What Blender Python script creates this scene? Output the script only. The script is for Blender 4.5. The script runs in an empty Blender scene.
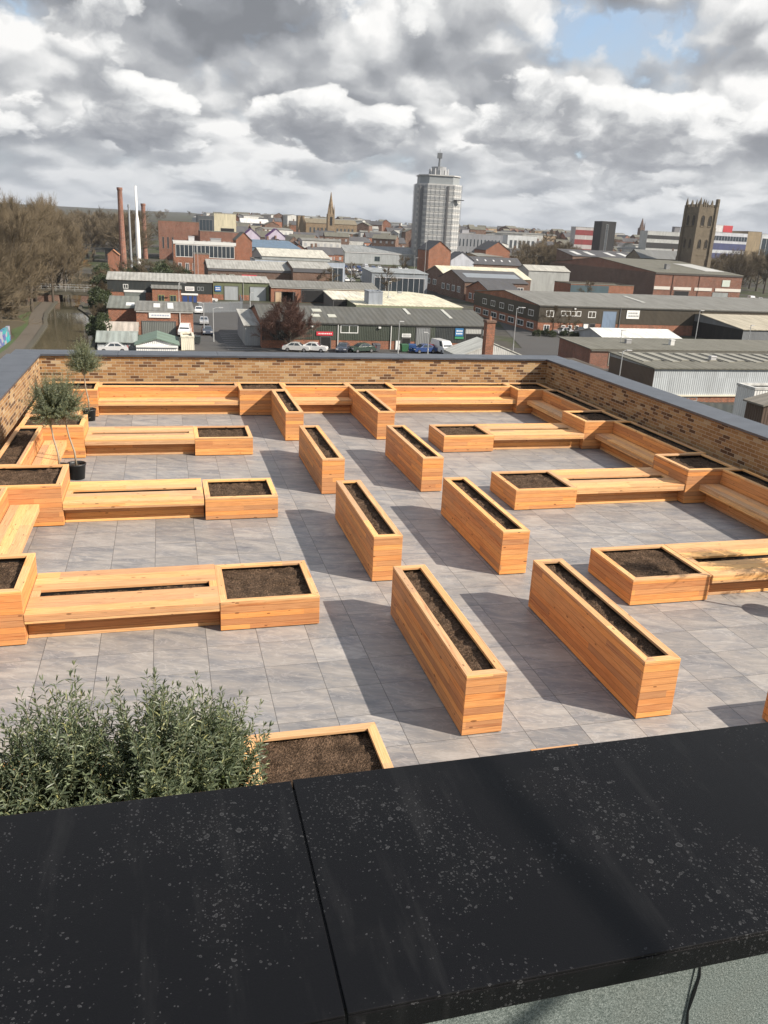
import bpy, bmesh, math, random
from mathutils import Vector, Matrix, noise as mnoise
R = random.Random(7)
sc = bpy.context.scene
COL = sc.collection
U = .684                      # metres per height of a tall planter
G = -14.0                     # street level (terrace paving is z = 0)
rad = math.radians

# ------------------------------------------------------------------ camera
F, YAW, PITCH, ROLL, CZ = 814.746, rad(15.4267), rad(18.8998), rad(-2.8743), 6.8432 * U
_f = Vector((math.sin(YAW) * math.cos(PITCH), math.cos(YAW) * math.cos(PITCH), -math.sin(PITCH)))
_r = Vector((math.cos(YAW), -math.sin(YAW), 0))
_d = _f.cross(_r)
CR = math.cos(ROLL) * _r + math.sin(ROLL) * _d
CD = -math.sin(ROLL) * _r + math.cos(ROLL) * _d
cam_d = bpy.data.cameras.new('camera')
cam = bpy.data.objects.new('camera', cam_d)
COL.objects.link(cam)
cam.matrix_world = Matrix(((CR.x, -CD.x, -_f.x, 0), (CR.y, -CD.y, -_f.y, 0), (CR.z, -CD.z, -_f.z, CZ), (0, 0, 0, 1)))
cam_d.sensor_fit = 'VERTICAL'
cam_d.sensor_height = 36
cam_d.lens = F * 36 / 1024
cam_d.clip_start = .05
cam_d.clip_end = 30000
sc.camera = cam


def ray(u, v):
    return CR * ((u - 384) / F) + CD * ((v - 512) / F) + _f


def at(u, v, Y):
    d = ray(u, v)
    return Vector((0, 0, CZ)) + d * (Y / d.y)


def sm(a, b, x):
    t = min(1, max(0, (x - a) / (b - a)))
    return t * t * (3 - 2 * t)


def gh(x, y):                 # height of the land
    near = sm(-60, 70, x)
    h = sm(280, 900, y) * 20 * max(near, sm(700, 1100, y)) + sm(800, 3600, y) * 34
    return G + h


# ------------------------------------------------------------------ nodes
class NT:
    def __init__(s, name):
        s.m = bpy.data.materials.new(name)
        s.m.use_nodes = True
        s.t = s.m.node_tree
        s.b = s.t.nodes['Principled BSDF']
        s.out = s.t.nodes['Material Output']

    def n(s, typ, props=None, **ins):
        return node(s.t, typ, props, **ins)

    def set(s, **ins):
        for k, v in ins.items():
            put(s.t, s.b.inputs[k.replace('_', ' ')], v)

    def bump(s, h, dist=.01, strength=.5):
        b = s.n('Bump', Height=h, Distance=dist, Strength=strength)
        put(s.t, s.b.inputs['Normal'], b.outputs[0])


def put(t, inp, v):
    if isinstance(v, bpy.types.NodeSocket):
        t.links.new(v, inp)
    elif isinstance(v, bpy.types.Node):
        t.links.new(v.outputs[0], inp)
    elif isinstance(v, (tuple, list)) and inp.type == 'RGBA' and len(v) == 3:
        inp.default_value = (*v, 1)
    else:
        inp.default_value = v


def node(t, typ, props=None, **ins):
    nd = t.nodes.new('ShaderNode' + typ)
    for k, v in (props or {}).items():
        setattr(nd, k, v)
    for k, v in ins.items():
        if k[0] == 'i' and k[1:].isdigit():
            put(t, nd.inputs[int(k[1:])], v)
        else:
            put(t, nd.inputs[k.replace('_', ' ')], v)
    return nd


def mth(t, op, a, b=None, c=None, clamp=False):
    nd = t.nodes.new('ShaderNodeMath')
    nd.operation = op
    nd.use_clamp = clamp
    put(t, nd.inputs[0], a)
    if b is not None: put(t, nd.inputs[1], b)
    if c is not None: put(t, nd.inputs[2], c)
    return nd.outputs[0]


def mixc(t, fac, a, b, typ='MIX'):
    nd = t.nodes.new('ShaderNodeMix')
    nd.data_type = 'RGBA'
    nd.blend_type = typ
    put(t, nd.inputs[0], fac)
    put(t, nd.inputs[6], a)
    put(t, nd.inputs[7], b)
    return nd.outputs[2]


def ramp(t, fac, stops, interp='LINEAR'):
    nd = t.nodes.new('ShaderNodeValToRGB')
    cr = nd.color_ramp
    cr.interpolation = interp
    while len(cr.elements) < len(stops): cr.elements.new(.5)
    for e, (p, c) in zip(cr.elements, stops):
        e.position = p
        e.color = (*c, 1) if len(c) == 3 else c
    put(t, nd.inputs[0], fac)
    return nd.outputs[0]


def sep(t, v):
    nd = t.nodes.new('ShaderNodeSeparateXYZ')
    put(t, nd.inputs[0], v)
    return nd.outputs


def comb(t, x, y, z=0.):
    nd = t.nodes.new('ShaderNodeCombineXYZ')
    for i, v in enumerate((x, y, z)): put(t, nd.inputs[i], v)
    return nd.outputs[0]


def nz(t, vec, scale, detail=4, rough=.55, dist=0., dims='3D'):
    return node(t, 'TexNoise', {'noise_dimensions': dims}, Vector=vec, Scale=scale, Detail=detail, Roughness=rough, Distortion=dist).outputs[0]


def uvn(N):
    return N.n('UVMap', {'uv_map': 'UVMap'}).outputs[0]


MATS = {}


def wood(name, bw, tint=(1, 1, 1), gap=.004):
    N = NT(name); t = N.t
    x, y, _ = sep(t, uvn(N))
    rnd = N.n('ObjectInfo').outputs['Random']
    x = mth(t, 'ADD', x, mth(t, 'MULTIPLY', rnd, 37.3))
    row = mth(t, 'FLOOR', mth(t, 'DIVIDE', y, bw))
    fr = mth(t, 'SUBTRACT', y, mth(t, 'MULTIPLY', row, bw))
    # boards are finger-jointed: length changes along the row
    blk = mth(t, 'FLOOR', mth(t, 'ADD', mth(t, 'MULTIPLY', x, .37), mth(t, 'MULTIPLY', row, .377)))
    wn = N.n('TexWhiteNoise', {'noise_dimensions': '3D'}, Vector=comb(t, row, blk, mth(t, 'MULTIPLY', rnd, 91.)))
    g1 = nz(t, comb(t, mth(t, 'ADD', mth(t, 'MULTIPLY', x, 1.1), mth(t, 'MULTIPLY', wn.outputs[0], 50.)), mth(t, 'MULTIPLY', y, 30.), row), 1., 6, .62, .9)
    g2 = nz(t, comb(t, mth(t, 'MULTIPLY', x, 3.), mth(t, 'MULTIPLY', y, 160.), row), 1., 3, .6, .3)
    c = ramp(t, g1, [(.26, (.33, .105, .032)), (.36, (.54, .22, .076)), (.47, (.69, .345, .138)), (.57, (.63, .285, .102)), (.66, (.72, .375, .16)), (.76, (.46, .165, .05))])
    c = mixc(t, mth(t, 'MULTIPLY', ramp(t, g2, [(.42, (0, 0, 0)), (.72, (1, 1, 1))]), .5), c, (.27, .09, .028))
    # board to board
    hs = N.n('HueSaturation', Hue=mth(t, 'ADD', .498, mth(t, 'MULTIPLY', wn.outputs[0], .004)),
             Saturation=mth(t, 'ADD', .94, mth(t, 'MULTIPLY', wn.outputs[0], .10)),
             Value=mth(t, 'ADD', .74, mth(t, 'MULTIPLY', wn.outputs[0], .46)), Color=c)
    # knots
    vo = N.n('TexVoronoi', {'feature': 'F1'}, Vector=comb(t, mth(t, 'MULTIPLY', x, 5.0), mth(t, 'MULTIPLY', y, 14.), rnd), Scale=1., Randomness=1.)
    wk = N.n('TexWhiteNoise', {'noise_dimensions': '3D'}, Vector=vo.outputs['Position'])
    kn = mth(t, 'MULTIPLY', mth(t, 'LESS_THAN', vo.outputs['Distance'], mth(t, 'MULTIPLY', wk.outputs[0], .17)), mth(t, 'GREATER_THAN', wk.outputs[0], .52))
    c = mixc(t, mth(t, 'MULTIPLY', kn, .72), hs.outputs[0], (.10, .032, .012))
    wea = nz(t, N.n('TexCoord').outputs['Object'], 2.3, 3)
    c = mixc(t, mth(t, 'MULTIPLY', ramp(t, wea, [(.5, (0, 0, 0)), (.75, (1, 1, 1))]), .22), c, (.33, .19, .09))
    gp = mth(t, 'LESS_THAN', fr, gap)
    c = mixc(t, mth(t, 'MULTIPLY', gp, .75), c, (.10, .04, .015))
    red = mth(t, 'MULTIPLY', mth(t, 'GREATER_THAN', N.n('TexWhiteNoise', {'noise_dimensions': '3D'}, Vector=comb(t, mth(t, 'ADD', blk, 7.), row, rnd)).outputs[0],   .72), .32)
    c = mixc(t, red, c, mixc(t, 1., c, (.86, .62, .48), 'MULTIPLY'))
    c = mixc(t, 1., c, tint, 'MULTIPLY')
    N.set(Base_Color=c, Roughness=mth(t, 'ADD', .5, mth(t, 'MULTIPLY', g1, .2)), Specular_IOR_Level=.3)
    h = mth(t, 'SUBTRACT', mth(t, 'MULTIPLY', g2, .25), gp)
    N.bump(h, .004, .5)
    return N.m


def plain(name, col, rough=.6, metal=0., var=.12, sc_=6., spec=.4, bump=0., grime=0.):
    N = NT(name); t = N.t
    o = N.n('TexCoord').outputs['Object']
    n1 = nz(t, o, sc_, 5)
    n2 = nz(t, o, sc_ * .13, 3)
    k = mth(t, 'ADD', 1 - var, mth(t, 'MULTIPLY', mth(t, 'ADD', n1, n2), var))
    c = mixc(t, 1., col, comb(t, k, k, k), 'MULTIPLY')
    if grime:
        g = ramp(t, nz(t, o, sc_ * .6, 6, .7), [(.48, (0, 0, 0)), (.7, (1, 1, 1))])
        c = mixc(t, mth(t, 'MULTIPLY', g, grime), c, (.07, .06, .045))
    N.set(Base_Color=c, Roughness=rough, Metallic=metal, Specular_IOR_Level=spec)
    if bump: N.bump(n1, bump, .5)
    return N.m


def brick_near():
    N = NT('buff_brick'); t = N.t
    uv = uvn(N)
    br = N.n('TexBrick', {'offset': .5, 'squash': 1.}, Vector=uv, Color1=(0, 0, 0), Color2=(1, 1, 1), Mortar=(.5, .5, .5), Scale=1.,
             Mortar_Size=.006, Mortar_Smooth=.1, Bias=0., Brick_Width=.225, Row_Height=.075)
    c = ramp(t, br.outputs[0], [(0, (.14, .078, .048)), (.09, (.19, .105, .062)), (.15, (.34, .195, .095)), (.36, (.39, .235, .118)), (.52, (.44, .275, .14)),
                                (.68, (.36, .205, .10)), (.84, (.47, .325, .185)), (.95, (.52, .40, .27))], 'CONSTANT')
    f = nz(t, uv, 38, 4, .7)
    c = mixc(t, .6, c, mixc(t, f, (.3, .3, .3), (1.35, 1.3, 1.2)), 'MULTIPLY')
    c = mixc(t, 1., c, (.90, .88, .82), 'MULTIPLY')
    c = mixc(t, br.outputs[1], c, (.42, .35, .26))
    N.set(Base_Color=c, Roughness=.85, Specular_IOR_Level=.2)
    N.bump(mth(t, 'SUBTRACT', mth(t, 'MULTIPLY', f, .3), br.outputs[1]), .006, .7)
    return N.m


def tile_mat():
    N = NT('grey_porcelain_paving'); t = N.t
    o = N.n('TexCoord').outputs['Object']
    x, y, _ = sep(t, o)
    TX, TY = .882 * U, .835 * U
    ax = mth(t, 'DIVIDE', mth(t, 'SUBTRACT', x, .495 * U), TX)
    ay = mth(t, 'DIVIDE', mth(t, 'SUBTRACT', y, 12.72 * U), TY)
    ix, iy = mth(t, 'FLOOR', ax), mth(t, 'FLOOR', ay)
    fx, fy = mth(t, 'SUBTRACT', ax, ix), mth(t, 'SUBTRACT', ay, iy)
    ex = mth(t, 'MINIMUM', fx, mth(t, 'SUBTRACT', 1., fx))
    ey = mth(t, 'MINIMUM', fy, mth(t, 'SUBTRACT', 1., fy))
    gap = mth(t, 'MAXIMUM', mth(t, 'LESS_THAN', ex, .0058), mth(t, 'LESS_THAN', ey, .0048))
    wn = N.n('TexWhiteNoise', {'noise_dimensions': '2D'}, Vector=comb(t, ix, iy))
    wr = mth(t, 'MULTIPLY', wn.outputs[0], 60.)
    p = comb(t, mth(t, 'ADD', mth(t, 'MULTIPLY', x, 1.), wr), mth(t, 'ADD', mth(t, 'MULTIPLY', y, 2.6), mth(t, 'MULTIPLY', x, .8)), wr)
    a = nz(t, p, 1.1, 7, .6, 1.4)
    b = nz(t, p, 4.5, 6, .65, .8)
    v = ramp(t, nz(t, p, 1.7, 5, .55, 2.4), [(.49, (0, 0, 0)), (.525, (1, 1, 1)), (.56, (0, 0, 0))])
    m = mth(t, 'ADD', mth(t, 'MULTIPLY', a, .7), mth(t, 'MULTIPLY', b, .3))
    c = ramp(t, m, [(.30, (.120, .124, .136)), (.43, (.205, .203, .205)), (.54, (.285, .266, .245)), (.70, (.39, .362, .33))])
    c = mixc(t, mth(t, 'MULTIPLY', v, .30), c, (.50, .47, .44))
    warm = ramp(t, nz(t, p, .8, 4, .6), [(.45, (0, 0, 0)), (.68, (1, 1, 1))])
    c = mixc(t, mth(t, 'MULTIPLY', warm, .14), c, (.27, .215, .17))
    k = mth(t, 'ADD', .87, mth(t, 'MULTIPLY', wn.outputs[0], .24))
    c = mixc(t, 1., c, comb(t, k, k, mth(t, 'ADD', k, .01)), 'MULTIPLY')
    dirt = ramp(t, nz(t, o, .55, 5, .6), [(.45, (0, 0, 0)), (.72, (1, 1, 1))])
    c = mixc(t, mth(t, 'MULTIPLY', dirt, .25), c, (.25, .22, .19))
    c = mixc(t, mth(t, 'MULTIPLY', gap, .8), c, (.045, .043, .041))
    N.set(Base_Color=c, Roughness=mth(t, 'ADD', .33, mth(t, 'MULTIPLY', b, .3)), Specular_IOR_Level=.45)
    N.bump(mth(t, 'SUBTRACT', mth(t, 'MULTIPLY', b, .12), gap), .004, .5)
    return N.m


def soil_mat():
    N = NT('dark_soil'); t = N.t
    o = N.n('TexCoord').outputs['Object']
    f = nz(t, o, 42, 8, .72)
    g = nz(t, o, 5, 4)
    vo = N.n('TexVoronoi', {'feature': 'F1'}, Vector=o, Scale=60.).outputs['Distance']
    c = ramp(t, mth(t, 'ADD', mth(t, 'MULTIPLY', f, .7), mth(t, 'MULTIPLY', g, .3)), [(.34, (.014, .009, .006)), (.48, (.075, .048, .030)), (.62, (.20, .13, .085))])
    wn = N.n('TexVoronoi', {'feature': 'F1'}, Vector=o, Scale=22.)
    ch = mth(t, 'MULTIPLY', mth(t, 'LESS_THAN', wn.outputs['Distance'], .16), mth(t, 'GREATER_THAN', sep(t, wn.outputs['Color'])[0], .9))
    c = mixc(t, mth(t, 'MULTIPLY', ch, .8), c, (.25, .18, .12))
    N.set(Base_Color=c, Roughness=.95, Specular_IOR_Level=.15)
    N.bump(mth(t, 'ADD', f, mth(t, 'MULTIPLY', vo, .6)), .03, 1.)
    return N.m


def coping_black():
    N = NT('black_metal_coping'); t = N.t
    o = N.n('TexCoord').outputs['Object']
    rnd = N.n('ObjectInfo').outputs['Random']
    tot = None
    patch = nz(t, o, 4.5, 5, .65)
    wv = N.n('TexNoise', Vector=o, Scale=90., Detail=3.).outputs['Color']
    ow = N.n('VectorMath', {'operation': 'MULTIPLY_ADD'}, i0=wv, i1=(.006, .006, .006), i2=o).outputs[0]
    for s_, thr, rr in ((330., .70, .36), (210., .74, .34), (120., .90, .30), (60., 1.02, .24)):
        vo = N.n('TexVoronoi', {'feature': 'F1'}, Vector=ow, Scale=s_)
        rv, rg, _ = sep(t, vo.outputs['Color'])
        on = mth(t, 'GREATER_THAN', mth(t, 'ADD', rv, mth(t, 'MULTIPLY', mth(t, 'SUBTRACT', patch, .53), 4.2)), thr)
        rim = mth(t, 'MULTIPLY', rg, rr)
        q = mth(t, 'DIVIDE', vo.outputs['Distance'], mth(t, 'ADD', rim, .02))
        disc = mth(t, 'LESS_THAN', q, 1.)
        ring = mth(t, 'ADD', .25, mth(t, 'MULTIPLY', mth(t, 'POWER', mth(t, 'MINIMUM', q, 1.), 3.), .75))
        d = mth(t, 'MULTIPLY', mth(t, 'MULTIPLY', disc, on), mth(t, 'MULTIPLY', ring, mth(t, 'ADD', .15, mth(t, 'MULTIPLY', rg, .6))))
        tot = d if tot is None else mth(t, 'MAXIMUM', tot, d)
    dust = ramp(t, nz(t, o, 9, 7, .7), [(.5, (0, 0, 0)), (.8, (1, 1, 1))])
    x, y, z = sep(t, o)
    runs = ramp(t, nz(t, comb(t, mth(t, 'MULTIPLY', x, 30.), mth(t, 'MULTIPLY', y, 4.)), 1., 4, .6), [(.55, (0, 0, 0)), (.75, (1, 1, 1))])
    c = mixc(t, mth(t, 'MULTIPLY', dust, .06), (.0042, .0042, .0048), (.05, .05, .052))
    c = mixc(t, mth(t, 'MULTIPLY', runs, .06), c, (.12, .12, .12))
    c = mixc(t, mth(t, 'MULTIPLY', tot, .44), c, (.17, .172, .178))
    N.set(Base_Color=c, Roughness=mth(t, 'ADD', .34, mth(t, 'MULTIPLY', mth(t, 'MAXIMUM', tot, dust), .3)), Specular_IOR_Level=.16)
    N.bump(nz(t, o, 500, 2), .0004, .4)
    return N.m


def coping_grey():
    N = NT('slate_grey_coping'); t = N.t
    o = N.n('TexCoord').outputs['Object']
    a = nz(t, o, 3, 5)
    c = ramp(t, a, [(.3, (.044, .051, .064)), (.7, (.070, .079, .096))])
    N.set(Base_Color=c, Roughness=.38, Specular_IOR_Level=.6)
    return N.m


def felt_mat():
    N = NT('mineral_felt'); t = N.t
    o = N.n('TexCoord').outputs['Object']
    f = nz(t, o, 420, 3, .8)
    g = nz(t, o, 6, 5)
    c = ramp(t, f, [(.35, (.075, .095, .088)), (.55, (.17, .20, .19)), (.7, (.30, .335, .32))])
    c = mixc(t, mth(t, 'MULTIPLY', ramp(t, g, [(.45, (0, 0, 0)), (.7, (1, 1, 1))]), .35), c, (.16, .16, .14))
    N.set(Base_Color=c, Roughness=.95, Specular_IOR_Level=.2)
    N.bump(f, .002, .8)
    return N.m


def leaf_mat(name, a, b, trans=.25):
    N = NT(name); t = N.t
    ge = N.n('NewGeometry')
    rnd = ge.outputs['Random Per Island']
    c = ramp(t, rnd, [(0, a), (.7, b), (.9, tuple(min(1, k * 1.5) for k in b)), (1., (b[0] * 2.1, b[1] * 1.7, b[2] * 1.1))])
    c = mixc(t, mth(t, 'MULTIPLY', ge.outputs['Backfacing'], .45), c, tuple(min(1, k * 1.7 + .03) for k in b))
    N.set(Base_Color=c, Roughness=.42, Specular_IOR_Level=.45)
    tr = N.n('BsdfTranslucent', Color=mixc(t, 1., c, (1.1, 1.2, .6), 'MULTIPLY'))
    mx = N.n('MixShader', i0=trans, i1=N.b.outputs[0], i2=tr.outputs[0])
    t.links.new(mx.outputs[0], N.out.inputs[0])
    return N.m


def twig_mat(name, a, b):
    N = NT(name); t = N.t
    rnd = N.n('ObjectInfo').outputs['Random']
    g = nz(t, N.n('TexCoord').outputs['Object'], .35, 3)
    c = mixc(t, mth(t, 'ADD', mth(t, 'MULTIPLY', rnd, .6), mth(t, 'MULTIPLY', g, .4)), a, b)
    N.set(Base_Color=c, Roughness=.85, Specular_IOR_Level=.2)
    return N.m


def sheet(name, col, pitch=.25, dirt=.35, rough=.55, lines=True, spec=.35):   # profiled metal / fibre-cement sheet, uv based
    N = NT(name); t = N.t
    uv = uvn(N)
    x, y, _ = sep(t, uv)
    w = mth(t, 'SINE', mth(t, 'MULTIPLY', x, 6.283 / pitch))
    st = nz(t, comb(t, mth(t, 'MULTIPLY', x, 1.4), mth(t, 'MULTIPLY', y, .16)), 1., 6, .65)
    pa = nz(t, uv, .22, 5, .6)
    pn = N.n('TexWhiteNoise', {'noise_dimensions': '2D'}, Vector=comb(t, mth(t, 'FLOOR', mth(t, 'DIVIDE', x, 1.05)), mth(t, 'FLOOR', mth(t, 'DIVIDE', y, 3.4))))
    k = mth(t, 'ADD', .74, mth(t, 'ADD', mth(t, 'MULTIPLY', pa, .30), mth(t, 'MULTIPLY', pn.outputs[0], .16)))
    if lines: k = mth(t, 'ADD', k, mth(t, 'MULTIPLY', w, .06))
    c = mixc(t, 1., col, comb(t, k, k, k), 'MULTIPLY')
    c = mixc(t, mth(t, 'MULTIPLY', ramp(t, st, [(.42, (0, 0, 0)), (.68, (1, 1, 1))]), dirt), c, (.085, .078, .06))
    N.set(Base_Color=c, Roughness=rough, Specular_IOR_Level=spec)
    N.bump(w, .03, .5)
    return N.m


def brick_far(name, col, mort=(.3, .27, .23)):
    N = NT(name); t = N.t
    uv = uvn(N)
    o = N.n('TexCoord').outputs['Object']
    br = N.n('TexBrick', {'offset': .5}, Vector=uv, Color1=(.55, .55, .55), Color2=(1.3, 1.25, 1.2), Mortar=(1, 1, 1), Scale=1., Mortar_Size=.008, Brick_Width=.225, Row_Height=.075)
    c = mixc(t, 1., col, br.outputs[0], 'MULTIPLY')
    c = mixc(t, br.outputs[1], c, mort)
    a = nz(t, o, .35, 5, .6)
    k = mth(t, 'ADD', .6, mth(t, 'MULTIPLY', a, .8))
    c = mixc(t, 1., c, comb(t, k, k, k), 'MULTIPLY')
    st = nz(t, comb(t, mth(t, 'MULTIPLY', sep(t, uv)[0], 1.), mth(t, 'MULTIPLY', sep(t, uv)[1], .2)), 1., 5, .65)
    c = mixc(t, mth(t, 'MULTIPLY', ramp(t, st, [(.5, (0, 0, 0)), (.72, (1, 1, 1))]), .35), c, (.05, .04, .032))
    N.set(Base_Color=c, Roughness=.9, Specular_IOR_Level=.15)
    return N.m


def mat(key, fn, *a, **k):
    if key not in MATS: MATS[key] = fn(*a, **k)
    return MATS[key]


M_WOOD = wood('cedar_boards', .079)
M_RIM = wood('cedar_sunlit_plank', .5, (1.14, 1.40, 1.66))  # same cedar, tinted paler to carry sunlight on the flat tops
M_SEAT = wood('cedar_sunlit_seat', .5, (1.14, 1.40, 1.66))  # paler tint again: sunlight put into the seat colour
M_SOIL = soil_mat()
M_LINER = plain('black_liner', (.012, .012, .013), .5)
M_BRICK = brick_near()
M_TILE = tile_mat()
M_COPB = coping_black()
M_COPG = coping_grey()
M_FELT = felt_mat()
M_POT = plain('black_plastic_pot', (.022, .023, .025), .45, sc_=20)
M_OLIVE = leaf_mat('olive_leaf', (.036, .054, .032), (.135, .162, .098))
M_OLIVE2 = leaf_mat('olive_leaf_standard', (.055, .07, .046), (.165, .188, .125))
M_BARK = plain('olive_bark', (.30, .26, .20), .9, var=.3, sc_=30, bump=.004)
M_SHOOT = plain('olive_shoot', (.20, .20, .11), .8, var=.3, sc_=20)


# ------------------------------------------------------------------ mesh builder
class MB:
    def __init__(s):
        s.v, s.f, s.mi, s.uv = [], [], [], []

    def face(s, pts, uvs=None, mi=0):
        b = len(s.v)
        s.v += [tuple(p) for p in pts]
        s.f.append(tuple(range(b, b + len(pts))))
        s.mi.append(mi)
        s.uv += list(uvs) if uvs else [(p[0], p[1]) for p in pts]

    def hexa(s, P, g=(1, 0, 0), mi=0, off=(0, 0), skip=()):
        """P: 8 points, bottom ring 0-3 ccw, top ring 4-7. g: grain direction"""
        P = [Vector(p) for p in P]
        g = Vector(g).normalized()
        quads = {'b': (3, 2, 1, 0), 't': (4, 5, 6, 7), 'f': (0, 1, 5, 4), 'r': (1, 2, 6, 5), 'k': (2, 3, 7, 6), 'l': (3, 0, 4, 7)}
        for k, q in quads.items():
            if k in skip: continue
            pts = [P[i] for i in q]
            n = (pts[1] - pts[0]).cross(pts[2] - pts[0])
            if n.length < 1e-12: n = (pts[2] - pts[0]).cross(pts[3] - pts[0])
            n.normalize()
            gg = g if abs(n.dot(g)) < .9 else Vector((g.y, -g.x, 0)) if abs(g.z) < .9 else Vector((1, 0, 0))
            uax = (gg - n * gg.dot(n)).normalized()
            vax = n.cross(uax)
            if vax.z < -.3: vax = -vax
            s.face(pts, [(p.dot(uax) + off[0], p.dot(vax) + off[1]) for p in pts], mi)

    def box(s, x0, x1, y0, y1, z0, z1, g=(1, 0, 0), mi=0, off=(0, 0), skip=()):
        s.hexa([(x0, y0, z0), (x1, y0, z0), (x1, y1, z0), (x0, y1, z0), (x0, y0, z1), (x1, y0, z1), (x1, y1, z1), (x0, y1, z1)], g, mi, off, skip)

    def tube(s, pts, rads, n=6, mi=0, cap=True):
        pts = [Vector(p) for p in pts]
        rings = []
        for i, p in enumerate(pts):
            d = (pts[min(i + 1, len(pts) - 1)] - pts[max(i - 1, 0)])
            if d.length < 1e-9: d = Vector((0, 0, 1))
            d.normalize()
            a = Vector((1, 0, 0)) if abs(d.x) < .8 else Vector((0, 1, 0))
            e1 = d.cross(a).normalized(); e2 = d.cross(e1)
            b = len(s.v)
            for k in range(n):
                an = 2 * math.pi * k / n
                s.v.append(tuple(p + (e1 * math.cos(an) + e2 * math.sin(an)) * rads[i]))
            rings.append(b)
        for i in range(len(pts) - 1):
            for k in range(n):
                k2 = (k + 1) % n
                s.f.append((rings[i] + k, rings[i] + k2, rings[i + 1] + k2, rings[i + 1] + k))
                s.mi.append(mi); s.uv += [(0, 0), (1, 0), (1, 1), (0, 1)]
        if cap:
            for b, rev in ((rings[0], True), (rings[-1], False)):
                q = [b + k for k in range(n)]
                if rev: q.reverse()
                s.f.append(tuple(q)); s.mi.append(mi); s.uv += [(0, 0)] * n

    def lathe(s, prof, n=20, c=(0, 0, 0), mi=0):
        rings = []
        for r, z in prof:
            b = len(s.v)
            for k in range(n):
                a = 2 * math.pi * k / n
                s.v.append((c[0] + r * math.cos(a), c[1] + r * math.sin(a), c[2] + z))
            rings.append(b)
        for i in range(len(prof) - 1):
            for k in range(n):
                k2 = (k + 1) % n
                s.f.append((rings[i] + k, rings[i] + k2, rings[i + 1] + k2, rings[i + 1] + k)); s.mi.append(mi)
                s.uv += [(k / n, prof[i][1]), ((k + 1) / n, prof[i][1]), ((k + 1) / n, prof[i + 1][1]), (k / n, prof[i + 1][1])]

    def mesh(s, name, mats):
        me = bpy.data.meshes.new(name)
        me.from_pydata(s.v, [], s.f)
        for m in (mats if isinstance(mats, (list, tuple)) else [mats]): me.materials.append(m)
        me.polygons.foreach_set('material_index', s.mi)
        ul = me.uv_layers.new(name='UVMap')
        ul.data.foreach_set('uv', [c for p in s.uv for c in p])
        me.update()
        return me

    def build(s, name, mats, parent=None, bevel=0., smooth=False):
        me = s.mesh(name, mats)
        if bevel:
            bm = bmesh.new(); bm.from_mesh(me)
            bmesh.ops.remove_doubles(bm, verts=bm.verts, dist=1e-5)
            bm.to_mesh(me); bm.free()
        o = bpy.data.objects.new(name, me)
        COL.objects.link(o)
        if parent is not None: o.parent = parent
        if smooth:
            for p in me.polygons: p.use_smooth = True
        if bevel:
            md = o.modifiers.new('bevel', 'BEVEL')
            md.width = bevel; md.segments = 2; md.limit_method = 'ANGLE'
        return o


def tag(o, label, cat, group=None):
    o['label'] = label; o['category'] = cat
    if group: o['group'] = group
    return o


def thing(name, label, cat, loc=(0, 0, 0), group=None, rz=0.):
    o = bpy.data.objects.new(name, None)
    o.empty_display_size = .2
    COL.objects.link(o)
    o.location = loc; o.rotation_euler = (0, 0, rz)
    return tag(o, label, cat, group)


def struct(o, kind='structure'):
    o['kind'] = kind
    return o


def kids(o):
    return [c for c in bpy.data.objects if c.parent == o]


def dup(root, children, loc, rz=0., scale=(1, 1, 1), label=None, group=None):
    r = root.copy(); COL.objects.link(r)
    r.location = loc; r.rotation_euler = (0, 0, rz); r.scale = scale
    if label: r['label'] = label
    if group: r['group'] = group
    new = []
    for ch, subs in children:
        c = ch.copy(); COL.objects.link(c); c.parent = r
        new.append(c)
        for g in subs:
            d = g.copy(); COL.objects.link(d); d.parent = c
    return r, new

# ------------------------------------------------------------------ terrace furniture
RW = .088                      # width of the flat rim boards
RT = .03


def rim_boards(mb, x0, x1, y0, y1, z, rw=RW, t=RT):
    o = [R.uniform(0, 40) for _ in range(4)]
    a, b, c, d = (x0, y0), (x1, y0), (x1, y1), (x0, y1)
    e, f, g, h = (x0 + rw, y0 + rw), (x1 - rw, y0 + rw), (x1 - rw, y1 - rw), (x0 + rw, y1 - rw)
    q = .0012                  # mitre joints left open by a hair
    def board(p, gdir, off):
        mb.hexa([(*p[0], z - t), (*p[1], z - t), (*p[2], z - t), (*p[3], z - t), (*p[0], z), (*p[1], z), (*p[2], z), (*p[3], z)], gdir, 0, (off, R.uniform(3, 9) // .5 * .5 + .2))
    board([(a[0] + q, a[1]), (b[0] - q, b[1]), (f[0] - q, f[1]), (e[0] + q, e[1])], (1, 0, 0), o[0])
    board([(b[0], b[1] + q), (c[0], c[1] - q), (g[0], g[1] - q), (f[0], f[1] + q)], (0, 1, 0), o[1])
    board([(c[0] - q, c[1]), (d[0] + q, d[1]), (h[0] + q, h[1]), (g[0] - q, g[1])], (1, 0, 0), o[2])
    board([(d[0], d[1] - q), (a[0], a[1] + q), (e[0], e[1] + q), (h[0], h[1] - q)], (0, 1, 0), o[3])


def case(mb, x0, x1, y0, y1, z0, z1, t=.034):
    """four boarded walls, corner boards butted"""
    c = .0015
    mb.box(x0, x1, y0, y0 + t, z0, z1, (1, 0, 0))
    mb.box(x0, x1, y1 - t, y1, z0, z1, (1, 0, 0))
    mb.box(x0 + c, x0 + t, y0 + t + .0005, y1 - t - .0005, z0, z1, (0, 1, 0), off=(.37, 0))
    mb.box(x1 - t, x1 - c, y0 + t + .0005, y1 - t - .0005, z0, z1, (0, 1, 0), off=(.81, 0))


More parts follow.
